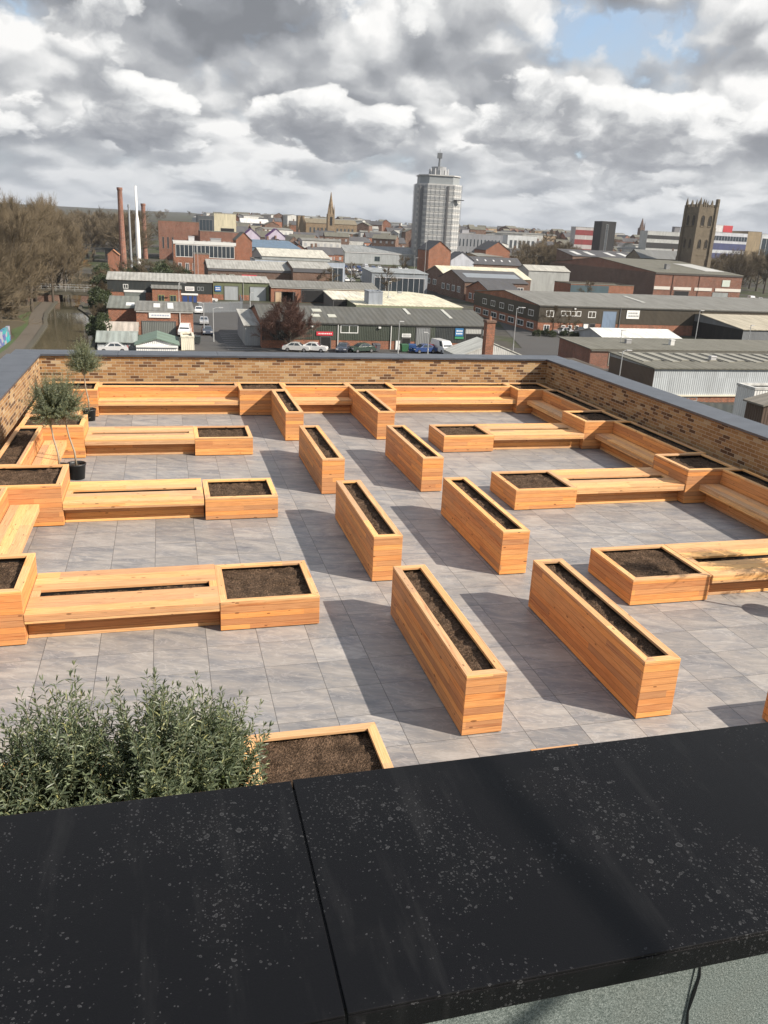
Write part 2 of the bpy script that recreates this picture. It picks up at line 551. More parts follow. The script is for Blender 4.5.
def liner(mb, x0, x1, y0, y1, z0, z1, t=.01):
    mb.box(x0, x1, y0, y0 + t, z0, z1)
    mb.box(x0, x1, y1 - t, y1, z0, z1)
    mb.box(x0, x0 + t, y0 + t, y1 - t, z0, z1)
    mb.box(x1 - t, x1, y0 + t, y1 - t, z0, z1)


def soil(mb, x0, x1, y0, y1, z, amp=.030, step=.028):
    nx, ny = max(3, int((x1 - x0) / step)), max(3, int((y1 - y0) / step))
    ox, oy = R.uniform(0, 90), R.uniform(0, 90)
    b = len(mb.v)
    for j in range(ny + 1):
        for i in range(nx + 1):
            x, y = x0 + (x1 - x0) * i / nx, y0 + (y1 - y0) * j / ny
            p = Vector((x + ox, y + oy, 0))
            h = mnoise.noise(p * 3) * amp * 1.1 + mnoise.noise(p * 13) * amp * .8 + abs(mnoise.noise(p * 31)) * amp * .9
            mb.v.append((x, y, z + h))
    for j in range(ny):
        for i in range(nx):
            k = b + j * (nx + 1) + i
            mb.f.append((k, k + 1, k + nx + 2, k + nx + 1)); mb.mi.append(0)
            mb.uv += [(0, 0)] * 4


def plinth(mb, x0, x1, y0, y1):
    mb.box(x0 + .03, x1 - .03, y0 + .03, y1 - .03, 0, .016)


def planter(name, label, x0, x1, y0, y1, h, group, depth=.085):
    """coordinates in terrace units"""
    x0, x1, y0, y1, h = [k * U for k in (x0, x1, y0, y1, h)]
    cx, cy = (x0 + x1) / 2, (y0 + y1) / 2
    t = thing(name, label, 'planter', (cx, cy, 0), group, rad(R.uniform(-.15, .15)))
    x0 -= cx; x1 -= cx; y0 -= cy; y1 -= cy
    m = MB(); case(m, x0, x1, y0, y1, .014, h - RT - .0015); m.build('planter_case', M_WOOD, t, bevel=.003)
    m = MB(); rim_boards(m, x0 - .002, x1 + .002, y0 - .002, y1 + .002, h); m.build('rim', M_RIM, t, bevel=.003)
    m = MB(); liner(m, x0 + .036, x1 - .036, y0 + .036, y1 - .036, .05, h - RT - .004); m.build('liner', M_LINER, t)
    m = MB(); soil(m, x0 + .047, x1 - .047, y0 + .047, y1 - .047, h - depth); m.build('soil', M_SOIL, t, smooth=True)
    m = MB(); plinth(m, x0, x1, y0, y1); m.build('recessed_plinth', M_LINER, t)
    return t


GL, GS, GT, GB, GW = ('long narrow planters beside the aisle', 'low square planters at the bench ends', 'tall square planters along the parapet',
                      'benches with a planting slot', 'high backed benches against the parapet')
HS = .571
LONGS = [('left', [(3.93, 9.42, 13.43, 4.548), (3.95, 14.96, 18.92, 4.56), (3.967, 20.88, 24.88, 4.585), (3.82, 26.84, 30.82, 4.43)]),
         ('right', [(6.72, 9.35, 13.345, 7.33), (6.745, 14.91, 18.915, 7.36), (6.778, 20.8, 24.78, 7.39), (7.0, 26.81, 30.82, 7.61)])]
WHICH = ['nearest the black coping', 'second from the coping', 'third from the coping', 'abutting the far wall planter']
for side, rows in LONGS:
    for (a, b, c, d), w in zip(rows, WHICH):
        planter('long_planter', 'long narrow planter on the %s of the aisle, %s' % (side, w), a, d, b, c, 1.0, GL)
planter('long_planter', 'long timber planter tucked under the black coping, only its far rim showing', 4.1, 4.72, 3.66, 7.64, 1.0, GL)
for x0, y0, y1, x1, l in [(.80, 7.42, 9.18, 2.545, 'low square planter of bare soil beside the olive bushes, cut off by the black coping'),
                          (.76, 13.25, 14.97, 2.53, 'low square planter on the left, end of the bench closest to the olive bushes'),
                          (.79, 19.14, 20.72, 2.55, 'low square planter on the left, end of the bench in front of the potted olives'),
                          (.77, 25.14, 26.78, 2.55, 'low square planter on the left, end of the bench closest to the far brick wall'),
                          (8.72, 7.3, 9.02, 10.5, 'planter corner peeping in at the right edge above the black coping'),
                          (8.795, 13.05, 14.8, 10.58, 'low square planter on the right, largest in view, end of the shadow dappled bench'),
                          (8.83, 18.97, 20.74, 10.62, 'low square planter on the right, at the end of the middle bench'),
                          (8.82, 24.93, 26.62, 10.59, 'low square planter on the right, at the end of the farthest bench')]:
    planter('square_planter', l, x0, x1, y0, y1, HS, GS, .075)
XL0, XL1, XR0, XR1 = -4.25, -2.45, 13.96, 15.6
TALL = [(XL0, XL1, 7.35, 9.1, 'tall square planter by the left parapet, hidden below the olive bushes'),
        (XL0, XL1, 13.27, 14.97, 'tall square planter at the left edge, nearest of those by the left parapet'),
        (XL0, XL1, 19.15, 20.95, 'tall square planter by the left parapet with the black pot behind its corner'),
        (XL0, XL1, 25.15, 26.7, 'tall square planter by the left parapet behind the two olive crowns'),
        (XL0, XL1, 30.85, 32.45, 'tall square planter in the far left corner of the brick parapet'),
        (2.64, 4.42, 30.85, 32.45, 'tall square planter on the far wall with the left aisle planter against it'),
        (7.01, 8.79, 30.85, 32.45, 'tall square planter on the far wall with the right aisle planter against it'),
        (XR0, XR1, 30.8, 32.45, 'tall square planter in the far right corner of the brick parapet'),
        (XR0, XR1, 25.0, 26.75, 'tall square planter by the right parapet at the end of the farthest bench'),
        (XR0, XR1, 18.96, 20.68, 'tall square planter by the right parapet at the end of the middle bench'),
        (XR0, XR1, 12.95, 14.75, 'tall square planter by the right parapet just outside the right edge')]
for x0, x1, y0, y1, l in TALL:
    planter('tall_planter', l, x0, x1, y0, y1, 1.0, GT)


def slot_bench(label, x0, x1, y0, y1, flip=False):
    x0, x1, y0, y1 = [k * U for k in (x0, x1, y0, y1)]
    x0 += .003; x1 -= .003
    cx, cy = (x0 + x1) / 2, (y0 + y1) / 2
    t = thing('slot_bench', label, 'bench', (cx, cy, 0), GB)
    x0 -= cx; x1 -= cx; y0 -= cy; y1 -= cy
    z = (HS - .004) * U; th = .118; sy0, sy1 = y0 + .71 * U, y0 + .98 * U; e = .10
    m = MB()
    for a, b in ((y0, sy0), (sy1, y1)):
        n = 3
        for i in range(n):
            p, q = a + (b - a) * i / n + .001 * (i > 0), a + (b - a) * (i + 1) / n - .001 * (i < n - 1)
            m.box(x0, x1, p, q, z - .034, z, (1, 0, 0), off=(R.uniform(0, 30), R.randint(2, 30) * .5 + .13 - (p % .5)))
    m.box(x0, x0 + e, sy0 + .001, sy1 - .001, z - .034, z - .0005, (0, 1, 0), off=(3, 9.2))
    m.box(x1 - e, x1, sy0 + .001, sy1 - .001, z - .034, z - .0005, (0, 1, 0), off=(5, 7.2))
    m.build('seat', M_SEAT, t, bevel=.003)
    for a, b in ((y0 + .001, y0 + .033), (y1 - .033, y1 - .001)):
        m = MB(); m.box(x0, x1, a, b, z - th, z - .0355, (1, 0, 0), off=(R.uniform(0, 30), 6.2)); m.build('fascia', M_SEAT, t, bevel=.003)
    m = MB(); case(m, x0, x1, y0 + .27 * U, y1 - .27 * U, .014, z - .036); m.build('base', M_WOOD, t, bevel=.003)
    m = MB(); m.box(x0, x1, y0 + .25 * U, y0 + .27 * U - .0005, 0.004, .045, (1, 0, 0), off=(R.uniform(0, 9), .2)); m.build('plinth_strip', M_RIM, t, bevel=.002)
    m = MB(); soil(m, x0 + e - .01, x1 - e + .01, sy0 - .01, sy1 + .01, z - .075); m.build('soil', M_SOIL, t, smooth=True)
    m = MB(); liner(m, x0 + e - .02, x1 - e + .02, sy0 - .02, sy1 + .02, z - .2, z - .036, .008); m.build('liner', M_LINER, t)
    return t


for y0, y1, side, l in [(7.42, 9.15, 0, 'slotted timber bench glimpsed through the leaves of the olive bushes'),
                        (13.26, 15.03, 0, 'slotted timber bench on the left nearest the camera, above the olive bushes'),
                        (19.14, 20.85, 0, 'slotted timber bench on the left directly in front of the black pot'),
                        (25.14, 26.85, 0, 'slotted timber bench on the left beside the thin olive trunks, farthest row'),
                        (13.02, 14.8, 1, 'slotted timber bench on the right cut by the frame, dappled with leaf shadow'),
                        (18.98, 20.76, 1, 'slotted timber bench on the right in the middle row'),
                        (24.95, 26.65, 1, 'slotted timber bench on the right in the farthest row')]:
    if side == 0: slot_bench(l, XL1, .765 if y0 > 9 else .8, y0, y1)
    else: slot_bench(l, 10.6, XR0, y0, y1)


def wall_bench(label, ox, oy, ang, L, front=0., seat_d=.68, gap=.03):
    """local x along the bench, local y away from the sitter (towards the wall); terrace units"""
    t = thing('wall_bench', label, 'bench', (ox * U, oy * U, 0), GW, ang)
    L *= U; y0 = front * U; y1 = y0 + seat_d * U
    yb = y1 + .02 * U; ye = (front + seat_d + .02 + .80 - (0 if front < .2 else .12)) * U
    z = (HS - .004) * U; th = .118
    m = MB(); n = 3
    for i in range(n):
        p, q = y0 + (y1 - y0) * i / n, y0 + (y1 - y0) * (i + 1) / n - .0015
        m.box(.003, L - .003, p, q, z - .034, z, (1, 0, 0), off=(R.uniform(0, 30), R.randint(2, 30) * .5 + .13 - (p % .5)))
    m.build('seat', M_SEAT, t, bevel=.003)
    m = MB(); m.box(.003, L - .003, y0 + .001, y0 + .033, z - th, z - .0355, (1, 0, 0), off=(R.uniform(0, 30), 6.2)); m.build('fascia', M_SEAT, t, bevel=.003)
    m = MB(); m.box(.003, L - .003, y0 + .27 * U, y0 + .27 * U + .034, .014, z - .036, (1, 0, 0)); m.build('base', M_WOOD, t, bevel=.003)
    m = MB(); m.box(.003, L - .003, y0 + .25 * U, y0 + .27 * U - .0005, 0.004, .045, (1, 0, 0), off=(2, .2)); m.build('plinth_strip', M_RIM, t, bevel=.002)
    m = MB(); case(m, .003, L - .003, yb, ye, .014, U - RT - .0015); m.build('backrest', M_WOOD, t, bevel=.003)
    m = MB(); rim_boards(m, .002, L - .002, yb - .002, ye + .002, U, rw=.07); m.build('rim', M_RIM, t, bevel=.003)
    m = MB(); liner(m, .04, L - .04, yb + .036, ye - .036, .1, U - RT - .004); m.build('liner', M_LINER, t)
    m = MB(); soil(m, .05, L - .05, yb + .045, ye - .045, U - .085); m.build('soil', M_SOIL, t, smooth=True)
    return t


wall_bench('high backed bench on the far wall, left of the aisle planters', XL1, 30.9, 0, 2.64 - XL1)
wall_bench('short high backed bench on the far wall between the two aisle planters', 4.42, 30.9, 0, 7.01 - 4.42)
wall_bench('high backed bench on the far wall, right of the aisle planters', 8.79, 30.9, 0, XR0 - 8.79)
for y0, y1, l in [(14.75, 18.96, 'high backed bench by the right parapet, cut by the right edge'), (20.68, 25.0, 'high backed bench by the right parapet, middle of three'),
                  (26.75, 30.8, 'high backed bench by the right parapet, next to the far corner')]:
    wall_bench(l, XR0, y1, -math.pi / 2, y1 - y0, front=.44, seat_d=.64)
for y0, y1, l in [(9.1, 13.27, 'high backed bench by the left parapet, just outside the left edge'), (14.97, 19.15, 'high backed bench at the left edge between the two nearest tall planters'),
                  (20.95, 25.15, 'high backed bench by the left parapet behind the olive trunks, in full sun'),
                  (26.7, 30.85, 'high backed bench by the left parapet next to the far corner, hidden by olive leaves')]:
    wall_bench(l, XL1, y0, math.pi / 2, y1 - y0, front=.5, seat_d=.62)

# ------------------------------------------------------------------ terrace shell
WX0, WX1, WY1, WZ = -4.56, 16.0, 32.6, 1.93
CW = 1.12
m = MB()
m.box(-7 * U, 18 * U, 1.05 * U, (WY1 + .9) * U, -.3, 0)
o = struct(m.build('terrace_paving', M_TILE))
m = MB()
m.box((WX0 - .95) * U, (WX1 + .95) * U, -25, (WY1 + .95) * U, G - .5, -.302, (1, 0, 0))
o = m.build('apartment_block', mat('bldbrick', brick_far, 'apartment_brick', (.42, .28, .16)))
tag(o, 'brick apartment block below the roof terrace', 'building')


def wallbox(name, label, x0, x1, y0, y1, horiz):
    t = thing(name, label, 'wall', ((x0 + x1) / 2 * U, (y0 + y1) / 2 * U, 0), None)
    hx, hy = (x1 - x0) / 2 * U, (y1 - y0) / 2 * U
    m = MB(); m.box(-hx, hx, -hy, hy, 0.001, WZ * U, (1, 0, 0) if horiz else (0, 1, 0)); m.build('brickwork', M_BRICK, t)
    return t, hx, hy


def coping(t, x0, x1, y0, y1, cuts, alongx):
    """sheet lengths with folded down edges"""
    z = WZ * U
    for a, b in zip(cuts[:-1], cuts[1:]):
        m = MB()
        g = .0025
        if alongx: m.box(a + g, b - g, y0, y1, z + .004, z + .055)
        else: m.box(x0, x1, a + g, b - g, z + .004, z + .055)
        m.build('coping', M_COPG, t, bevel=.004)
    m = MB(); m.box(x0 + .02, x1 - .02, y0 + .02, y1 - .02, z + .0005, z + .012); m.build('dark_strip', M_LINER, t)  # black strip set in under the coping


t, hx, hy = wallbox('brick_parapet', 'buff brick parapet wall along the far side of the terrace', WX0, WX1, WY1, WY1 + .9, True)
coping(t, -hx - .95 * U, hx + .95 * U, -hy - .06, hy + .12, [(-hx - .95 * U) + (2 * hx + 1.9 * U) * i / 6 for i in range(7)], True)
t, hx, hy = wallbox('brick_parapet', 'sunlit brick parapet wall along the left side of the terrace', WX0 - .9, WX0, 1.3, WY1, False)
coping(t, -hx - .12, hx + .06, -hy, hy - .075, [-hy + (2 * hy - .075) * i / 8 for i in range(9)], False)
t, hx, hy = wallbox('brick_parapet', 'shaded brick parapet wall along the right side of the terrace', WX1, WX1 + .9, 1.3, WY1, False)
coping(t, -hx - .06, hx + .12, -hy, hy - .075, [-hy + (2 * hy - .075) * i / 8 for i in range(9)], False)

# upper roof edge in the foreground: wall, black coping, felt upstand
CZ0 = 5.84 * U
t = thing('roof_edge_wall', 'wall under the camera topped by broad black coping with dried rain spots', 'wall', (0, 0, 0))
m = MB(); m.box(-8 * U, 19 * U, .90 * U, 1.24 * U, 0.002, CZ0 - .03); m.build('brickwork', M_BRICK, t)
yA, yB = .797 * U, 1.305 * U
for a, b, dz in [(-5.4, -2.6, 0), (-2.6, .203, 0), (.203, 3.0, .0015), (3.0, 6.0, 0), (6.0, 9.0, .001), (9, 12, 0), (12, 15, 0), (15, 18, 0)]:
    m = MB(); g = .0010
    m.box(a * U + g, b * U - g, yA, yB, CZ0 - .003 + dz, CZ0 + dz)                      # top sheet
    m.box(a * U + g, b * U - g, yA - .0005, yA + .003, CZ0 - .033 + dz, CZ0 - .0035 + dz)     # fold on the near side
    m.box(a * U + g, b * U - g, yB - .003, yB + .0005, CZ0 - .043 + dz, CZ0 - .0035 + dz)
    m.build('coping', M_COPB, t, bevel=.0012)
m = MB(); m.box(-8 * U, 18 * U, yA + .012, yB - .012, CZ0 - .0285, CZ0 - .006); m.build('coping_underlay', M_LINER, t)
m = MB()
for xx in (.222,):
    m.lathe([(.0, .0), (.006, 0), (.006, .003), (.003, .005), (0, .005)], 10, (xx * U, yA - .004, CZ0 - .02))
m.build('fixing_screw', plain('zinc', (.6, .6, .62), .3, 1.), t)
m = MB()
zf = CZ0 - .60
prev = None
xs = [-6 + i * .25 for i in range(60)]
for x0, x1 in ((-5.5, .806), (.800, 4.2), (4.194, 12)):
    e = .0 if x0 == -5.5 else .0012 if x0 < 2 else .0
    pts = [(yA + .034 - e, CZ0 - .035), (yA + .036 - e, CZ0 - .3), (yA + .02 - e, zf + .10), (yA - .06 - e, zf + .012 + e), (yA - 3.2, zf + e)]
    for (ya, za), (yb, zb) in zip(pts[:-1], pts[1:]):
        m.face([(x0 * U, ya, za), (x0 * U, yb, zb), (x1 * U, yb, zb), (x1 * U, ya, za)])
m.build('felt_upstand', M_FELT, t)
m = MB()
sx = [.809, .806, .811, .807, .804, .809, .806, .802, .805, .800, .804]
m.tube([(x * U, yA + .0335 - .0002 * i, CZ0 - .036 - .026 * i) for i, x in enumerate(sx)], [.0022, .0012, .002, .0026, .0012, .002, .0024, .0012, .002, .0026, .002], 5)
m.build('felt_lap_seam', M_LINER, t)
m = MB(); m.box(-7 * U, 18 * U, -24, yA - .05, -.3, zf - .002)
tag(m.build('stair_core_block', mat('bldbrick', brick_far, 'x', (.4, .3, .2))), 'taller block of the building behind the camera, under the felt roof', 'building')


# ------------------------------------------------------------------ olives
def leaf(mb, p, d, up, L, w):
    d = d.normalized()
    s = d.cross(up)
    if s.length < .05: s = d.cross(Vector((1, 0, 0)))
    s.normalize()
    n = s.cross(d)
    a, b = p + d * L * .35, p + d * L * .72 - n * L * .04
    tip = p + d * L - n * L * .12
    fold = n * w * .35
    mb.face([p, a + s * w + fold, b + s * w * .75 + fold * .8, tip], mi=0)
    mb.face([p, tip, b - s * w * .75 + fold * .8, a - s * w + fold], mi=0)


def rv():
    while True:
        v = Vector((R.uniform(-1, 1), R.uniform(-1, 1), R.uniform(-1, 1)))
        if .05 < v.length < 1: return v


def shoot(lm, sm_, p, d, L, nleaf, ll, bend=.25, r=.0035):
    pts = [p]
    q = p.copy(); dd = d.normalized(); n = 6
    for i in range(n):
        dd = (dd + rv() * bend * .35 + Vector((0, 0, .06))).normalized()
        q = q + dd * (L / n); pts.append(q.copy())
    sm_.tube(pts, [r * (1 - .13 * i) for i in range(n + 1)], 3, cap=False)
    an = R.uniform(0, 6)
    for k in range(nleaf):
        f = .12 + .88 * k / nleaf
        i = min(n - 1, int(f * n)); u = f * n - i
        pp = pts[i].lerp(pts[i + 1], u)
        ax = (pts[i + 1] - pts[i]).normalized()
        an += 1.57 if k % 2 == 0 else 3.14
        e1 = ax.cross(Vector((.3, .8, .1))).normalized(); e2 = ax.cross(e1)
        out = e1 * math.cos(an + R.uniform(-.4, .4)) + e2 * math.sin(an + R.uniform(-.4, .4))
        s = ll * R.uniform(.65, 1.15) * (1 - .45 * max(0, f - .6) / .4)
        leaf(lm, pp, ax * R.uniform(.45, 1.1) + out + rv() * .25, ax, s, s * R.uniform(.09, .13))
    # tip tuft
    for k in range(3):
        leaf(lm, pts[-1], (pts[-1] - pts[-2]).normalized() + rv() * .5, rv(), ll * .55, ll * .055)


POT = [(0, .02), (.125, .02), (.13, 0), (.135, 0), (.165, .27), (.178, .272), (.178, .30), (.166, .30), (.158, .27), (.155, .262)]


def olive(name, label, x, y, stem_h, crown_r, crown_hz, nshoot, ll, lm_mat, group, up=.55, pot_s=1., lean=(0, 0), tuft=.42, nleaf=26):
    t = thing(name, label, 'olive tree', (x * U, y * U, 0), group)
    m = MB(); m.lathe([(a * pot_s, b * pot_s) for a, b in POT], 24); po = m.build('pot', M_POT, t, smooth=True)
    m = MB(); soil(m, -.1 * pot_s, .1 * pot_s, -.1 * pot_s, .1 * pot_s, .245 * pot_s, .01, .03); m.build('soil', M_SOIL, po, smooth=True)
    z0 = .24 * pot_s
    top = Vector((lean[0], lean[1], stem_h))
    tr = MB()
    pts = [Vector((0, 0, z0)), Vector((lean[0] * .2 + .01, lean[1] * .2 - .008, z0 + (stem_h - z0) * .35)), Vector((lean[0] * .65 - .008, lean[1] * .65 + .01, z0 + (stem_h - z0) * .7)), top,
           top + Vector((0, 0, crown_hz * .6))]
    tr.tube(pts, [.019, .017, .015, .014, .007], 8)
    lm, st = MB(), MB()
    for k in range(nshoot):
        # start on the short limbs inside the crown, grow outwards
        a = R.uniform(0, 6.283); e = R.uniform(-.55, 1.)
        dirv = Vector((math.cos(a) * math.cos(e * 1.35), math.sin(a) * math.cos(e * 1.35), math.sin(e * 1.35)))
        base = top + Vector((dirv.x * crown_r * .42 * R.random(), dirv.y * crown_r * .42 * R.random(), crown_hz * (.28 + .32 * e * R.random())))
        g = dirv + Vector((0, 0, up)) + rv() * .3
        ln = (crown_r * (.55 if abs(e) < .5 else .5) + tuft * .35) * R.uniform(.7, 1.15) * (1. + .25 * max(0, e))
        if k % 6 == 0: tr.tube([top + Vector((0, 0, crown_hz * .05)), top.lerp(base, .6) + rv() * .02, base], [.009, .006, .004], 4, cap=False)
        shoot(lm, st, base, g, ln, nleaf, ll)
    tr.build('trunk', M_BARK, t, smooth=True)
    cr = lm.build('crown', lm_mat, t)
    st.build('shoots', M_SHOOT, cr)
    return t


GO = 'standard olive trees in black pots'
olive('olive_tree', 'potted olive tree with the right hand of two thin trunks, pot visible', -2.50, 23.05, 1.04, .44, 1.0, 250, .058, M_OLIVE2, GO, .42, 1.0, (-.13, .03))
olive('olive_tree', 'potted olive tree with the left hand of two thin trunks, pot hidden', -2.92, 22.9, 1.02, .44, 1.0, 250, .058, M_OLIVE2, GO, .42, 1.0, (-.10, .08))
olive('olive_tree', 'potted olive tree in the far left corner, crown against the brick parapet', -2.72, 30.3, 1.05, .40, .95, 260, .058, M_OLIVE2, GO, .42, .95, (-.05, -.05))
olive('olive_tree', 'slim potted olive just outside the right edge, its pot shadow on the paving', 11.98, 12.06, 1.5, .26, .55, 70, .055, M_OLIVE2, GO, .4, 1.2)
olive('olive_tree', 'potted olive outside the right edge that dapples the bench with leaf shadow', 13.45, 12.35, 1.15, .50, .75, 190, .062, M_OLIVE2, GO, .3, 1.2)
GBU = 'bushy olive trees below the black coping'
for i, (x, y, h, r, l) in enumerate([(-1.75, 6.1, .92, .52, 'bushy olive tree at the far left edge below the black coping'),
                                     (-.98, 6.4, .97, .50, 'bushy olive tree second from the left below the black coping'),
                                     (-.22, 6.3, 1.04, .46, 'bushy olive tree with the tallest sprigs below the black coping'),
                                     (.27, 6.6, .88, .30, 'bushy olive tree touching the low square planter beside the black coping')]):
    olive('olive_bush', l, x, y, h, r, .85, 205, .078, M_OLIVE, GBU, 1.3, 1.1, (0, 0), .92, 36)
t = thing('shadow_rail', 'unseen rail added beside the camera to cast a shadow stripe on the black coping', 'railing', (0, 0, 0))  # unseen rail, added to throw the dark stripe across the coping
q = plain('galvanised_steel', (.45, .46, .47), .4, .8)
zr = 8.04 * U
p1, p2 = Vector((2.957 * U, .545 * U, zr)), Vector((3.64 * U, -3.30 * U, zr))
m = MB(); m.tube([p1, p2], [.0165, .0165], 12); m.build('rail', q, t, smooth=True)
for p in (p1, p2):
    m = MB(); m.tube([(p.x, p.y, zf), p], [.0165, .0165], 12); m.build('post', q, t, smooth=True)

# ------------------------------------------------------------------ land, water, roads
def grid(name, xs, ys, zf_, m_, smooth=True):
    mb = MB()
    for y in ys:
        for x in xs: mb.v.append((x, y, zf_(x, y)))
    n = len(xs)
    for j in range(len(ys) - 1):
        for i in range(n - 1):
            k = j * n + i
            mb.f.append((k, k + 1, k + n + 1, k + n)); mb.mi.append(0)
            mb.uv += [(0, 0)] * 4
    return mb.build(name, m_, None, smooth=smooth)


def ground_mat():
    N = NT('town_ground'); t = N.t
    o = N.n('TexCoord').outputs['Object']
    a = nz(t, o, .035, 6, .65)
    b = nz(t, o, .3, 5, .6)
    c = ramp(t, a, [(.38, (.05, .048, .045)), (.5, (.075, .07, .06)), (.56, (.055, .06, .035)), (.66, (.045, .055, .025))])
    k = mth(t, 'ADD', .6, mth(t, 'MULTIPLY', b, .8))
    c = mixc(t, 1., c, comb(t, k, k, k), 'MULTIPLY')
    N.set(Base_Color=c, Roughness=.95, Specular_IOR_Level=.1)
    return N.m


def steps(a, b, n, p=1.): return [a + (b - a) * (i / n) ** p for i in range(n + 1)]


struct(grid('ground', steps(-2500, 4500, 70), steps(-200, 4300, 110, 1.6), gh, ground_mat()))


def hill_mat():
    N = NT('wooded_suburb_hills'); t = N.t
    o = N.n('TexCoord').outputs['Object']
    x, y, z = sep(t, o)
    p = comb(t, x, mth(t, 'MULTIPLY', y, .35), mth(t, 'MULTIPLY', z, 4.))
    a = nz(t, p, .006, 6, .65)
    b = nz(t, p, .03, 5, .7)
    vo = N.n('TexVoronoi', {'feature': 'F1'}, Vector=p, Scale=.035)
    c = ramp(t, a, [(.35, (.022, .027, .016)), (.48, (.055, .048, .03)), (.58, (.05, .075, .025)), (.68, (.11, .10, .055))])
    c = mixc(t, mth(t, 'MULTIPLY', ramp(t, b, [(.45, (0, 0, 0)), (.65, (1, 1, 1))]), .6), c, (.035, .03, .022))
    r_, g_, _ = sep(t, vo.outputs['Color'])
    hs = mth(t, 'MULTIPLY', mth(t, 'LESS_THAN', vo.outputs['Distance'], .24), mth(t, 'GREATER_THAN', mth(t, 'ADD', r_, mth(t, 'MULTIPLY', a, .6)), .98))
    c = mixc(t, hs, c, mixc(t, g_, (.30, .16, .11), (.50, .46, .42)))
    N.set(Base_Color=c, Roughness=1., Specular_IOR_Level=0.)
    return N.m


def hz_(x, y):
    az = math.degrees(math.atan2(x, y))
    k = sm(3300, 5600, y)
    h = 62 + 10 * math.sin(az * .33 + 1) + 5 * math.sin(az * 1.1) + 22 * math.exp(-((az - 27) / 5) ** 2) + 16 * math.exp(-((az - 21.) / 3) ** 2) + 6 * math.exp(-((az + 1) / 7) ** 2)
    n = mnoise.fractal(Vector((x * .002, y * .002, 0)), 1, 2, 4) * 9 + mnoise.noise(Vector((x * .017, y * .017, 3))) * 4 + mnoise.noise(Vector((x * .05, y * .05, 3))) * 3
    b = gh(x, min(y, 4300)) - 3
    return b + (h - 20 + n - b) * k if k > 0 else b


struct(grid('hills', steps(-3500, 7500, 340), steps(3200, 6400, 34), hz_, hill_mat()))

canalL = [(60, -23), (100, -20.5), (132, -19.4), (160, -20.7), (176, -22.8), (202, -23.8), (225, -24.2), (243, -24.6), (300, -31), (420, -45), (575, -55), (700, -80)]
canalR = [(60, -12), (100, -11), (132, -10.6), (160, -11.8), (176, -14.2), (190, -17.5), (212, -18.2), (225, -18.2), (243, -18.6), (300, -22), (420, -29), (575, -41), (700, -60)]


def lerp_tab(tab, y):
    if y <= tab[0][0]: return tab[0][1]
    for (a, va), (b, vb) in zip(tab[:-1], tab[1:]):
        if y <= b: return va + (vb - va) * (y - a) / (b - a)
    return tab[-1][1]


def strip(name, ys, fl, fr, z, m_, kind='structure'):
    mb = MB()
    for a, b in zip(ys[:-1], ys[1:]):
        za, zb = (z(a), z(b)) if callable(z) else (z, z)
        mb.face([(fl(a), a, za), (fr(a), a, za), (fr(b), b, zb), (fl(b), b, zb)])
    o = mb.build(name, m_); o['kind'] = kind
    return o


ys = steps(60, 700, 64)
N = NT('canal_water'); t_ = N.t
o_ = N.n('TexCoord').outputs['Object']
N.set(Base_Color=mixc(t_, nz(t_, o_, .2, 4), (.06, .055, .032), (.095, .085, .055)), Roughness=.05, Specular_IOR_Level=.8)
N.bump(nz(t_, o_, 1.3, 4, .6), .03, .25)
gz = lambda x: (lambda y: gh(x, y))
strip('canal_water', ys, lambda y: lerp_tab(canalL, y), lambda y: lerp_tab(canalR, y), lambda y: gh(-30, y) + .06, N.m)
M_PATH = plain('gravel_path', (.10, .083, .063), .95, var=.25, sc_=.8)
M_GRASS = plain('rough_grass', (.055, .08, .025), .95, var=.4, sc_=.7)
M_ASPH = plain('asphalt', (.06, .058, .056), .9, var=.25, sc_=.4, grime=.3)
M_STONE = plain('edging_stone', (.075, .068, .05), .9, var=.25, sc_=2)
strip('towpath', ys, lambda y: lerp_tab(canalL, y) - 2.9, lambda y: lerp_tab(canalL, y) - .3, lambda y: gh(-30, y) + .11, M_PATH)
strip('bank', ys, lambda y: lerp_tab(canalL, y) - 40, lambda y: lerp_tab(canalL, y) - 3.2, lambda y: gh(-30, y) + .05, mat('under', plain, 'leaf_litter', (.075, .06, .035), .95, 0., .4, .5))
strip('grass_verge', steps(60, 184, 24), lambda y: lerp_tab(canalL, y) - 4.1 - .8 * math.sin(y * .3), lambda y: lerp_tab(canalL, y) - 2.9, lambda y: gh(-30, y) + .09, M_GRASS)
mb = MB()
for a, b in zip(ys[:-1], ys[1:]):
    for tab, s in ((canalL, -1), (canalR, 1)):
        xa, xb = lerp_tab(tab, a), lerp_tab(tab, b)
        za, zb = gh(-30, a), gh(-30, b)
        mb.hexa([(xa - .35, a, za), (xa + .35, a, za), (xb + .35, b, zb), (xb - .35, b, zb), (xa - .35, a, za + .3), (xa + .35, a, za + .3), (xb + .35, b, zb + .3), (xb - .35, b, zb + .3)])
struct(mb.build('canal_edging', M_STONE))
# service road and yards
def quadroad(name, pts, z, m_):
    mb = MB(); mb.face([(x, y, gh(x, y) + z) for x, y in pts]); return struct(mb.build(name, m_))


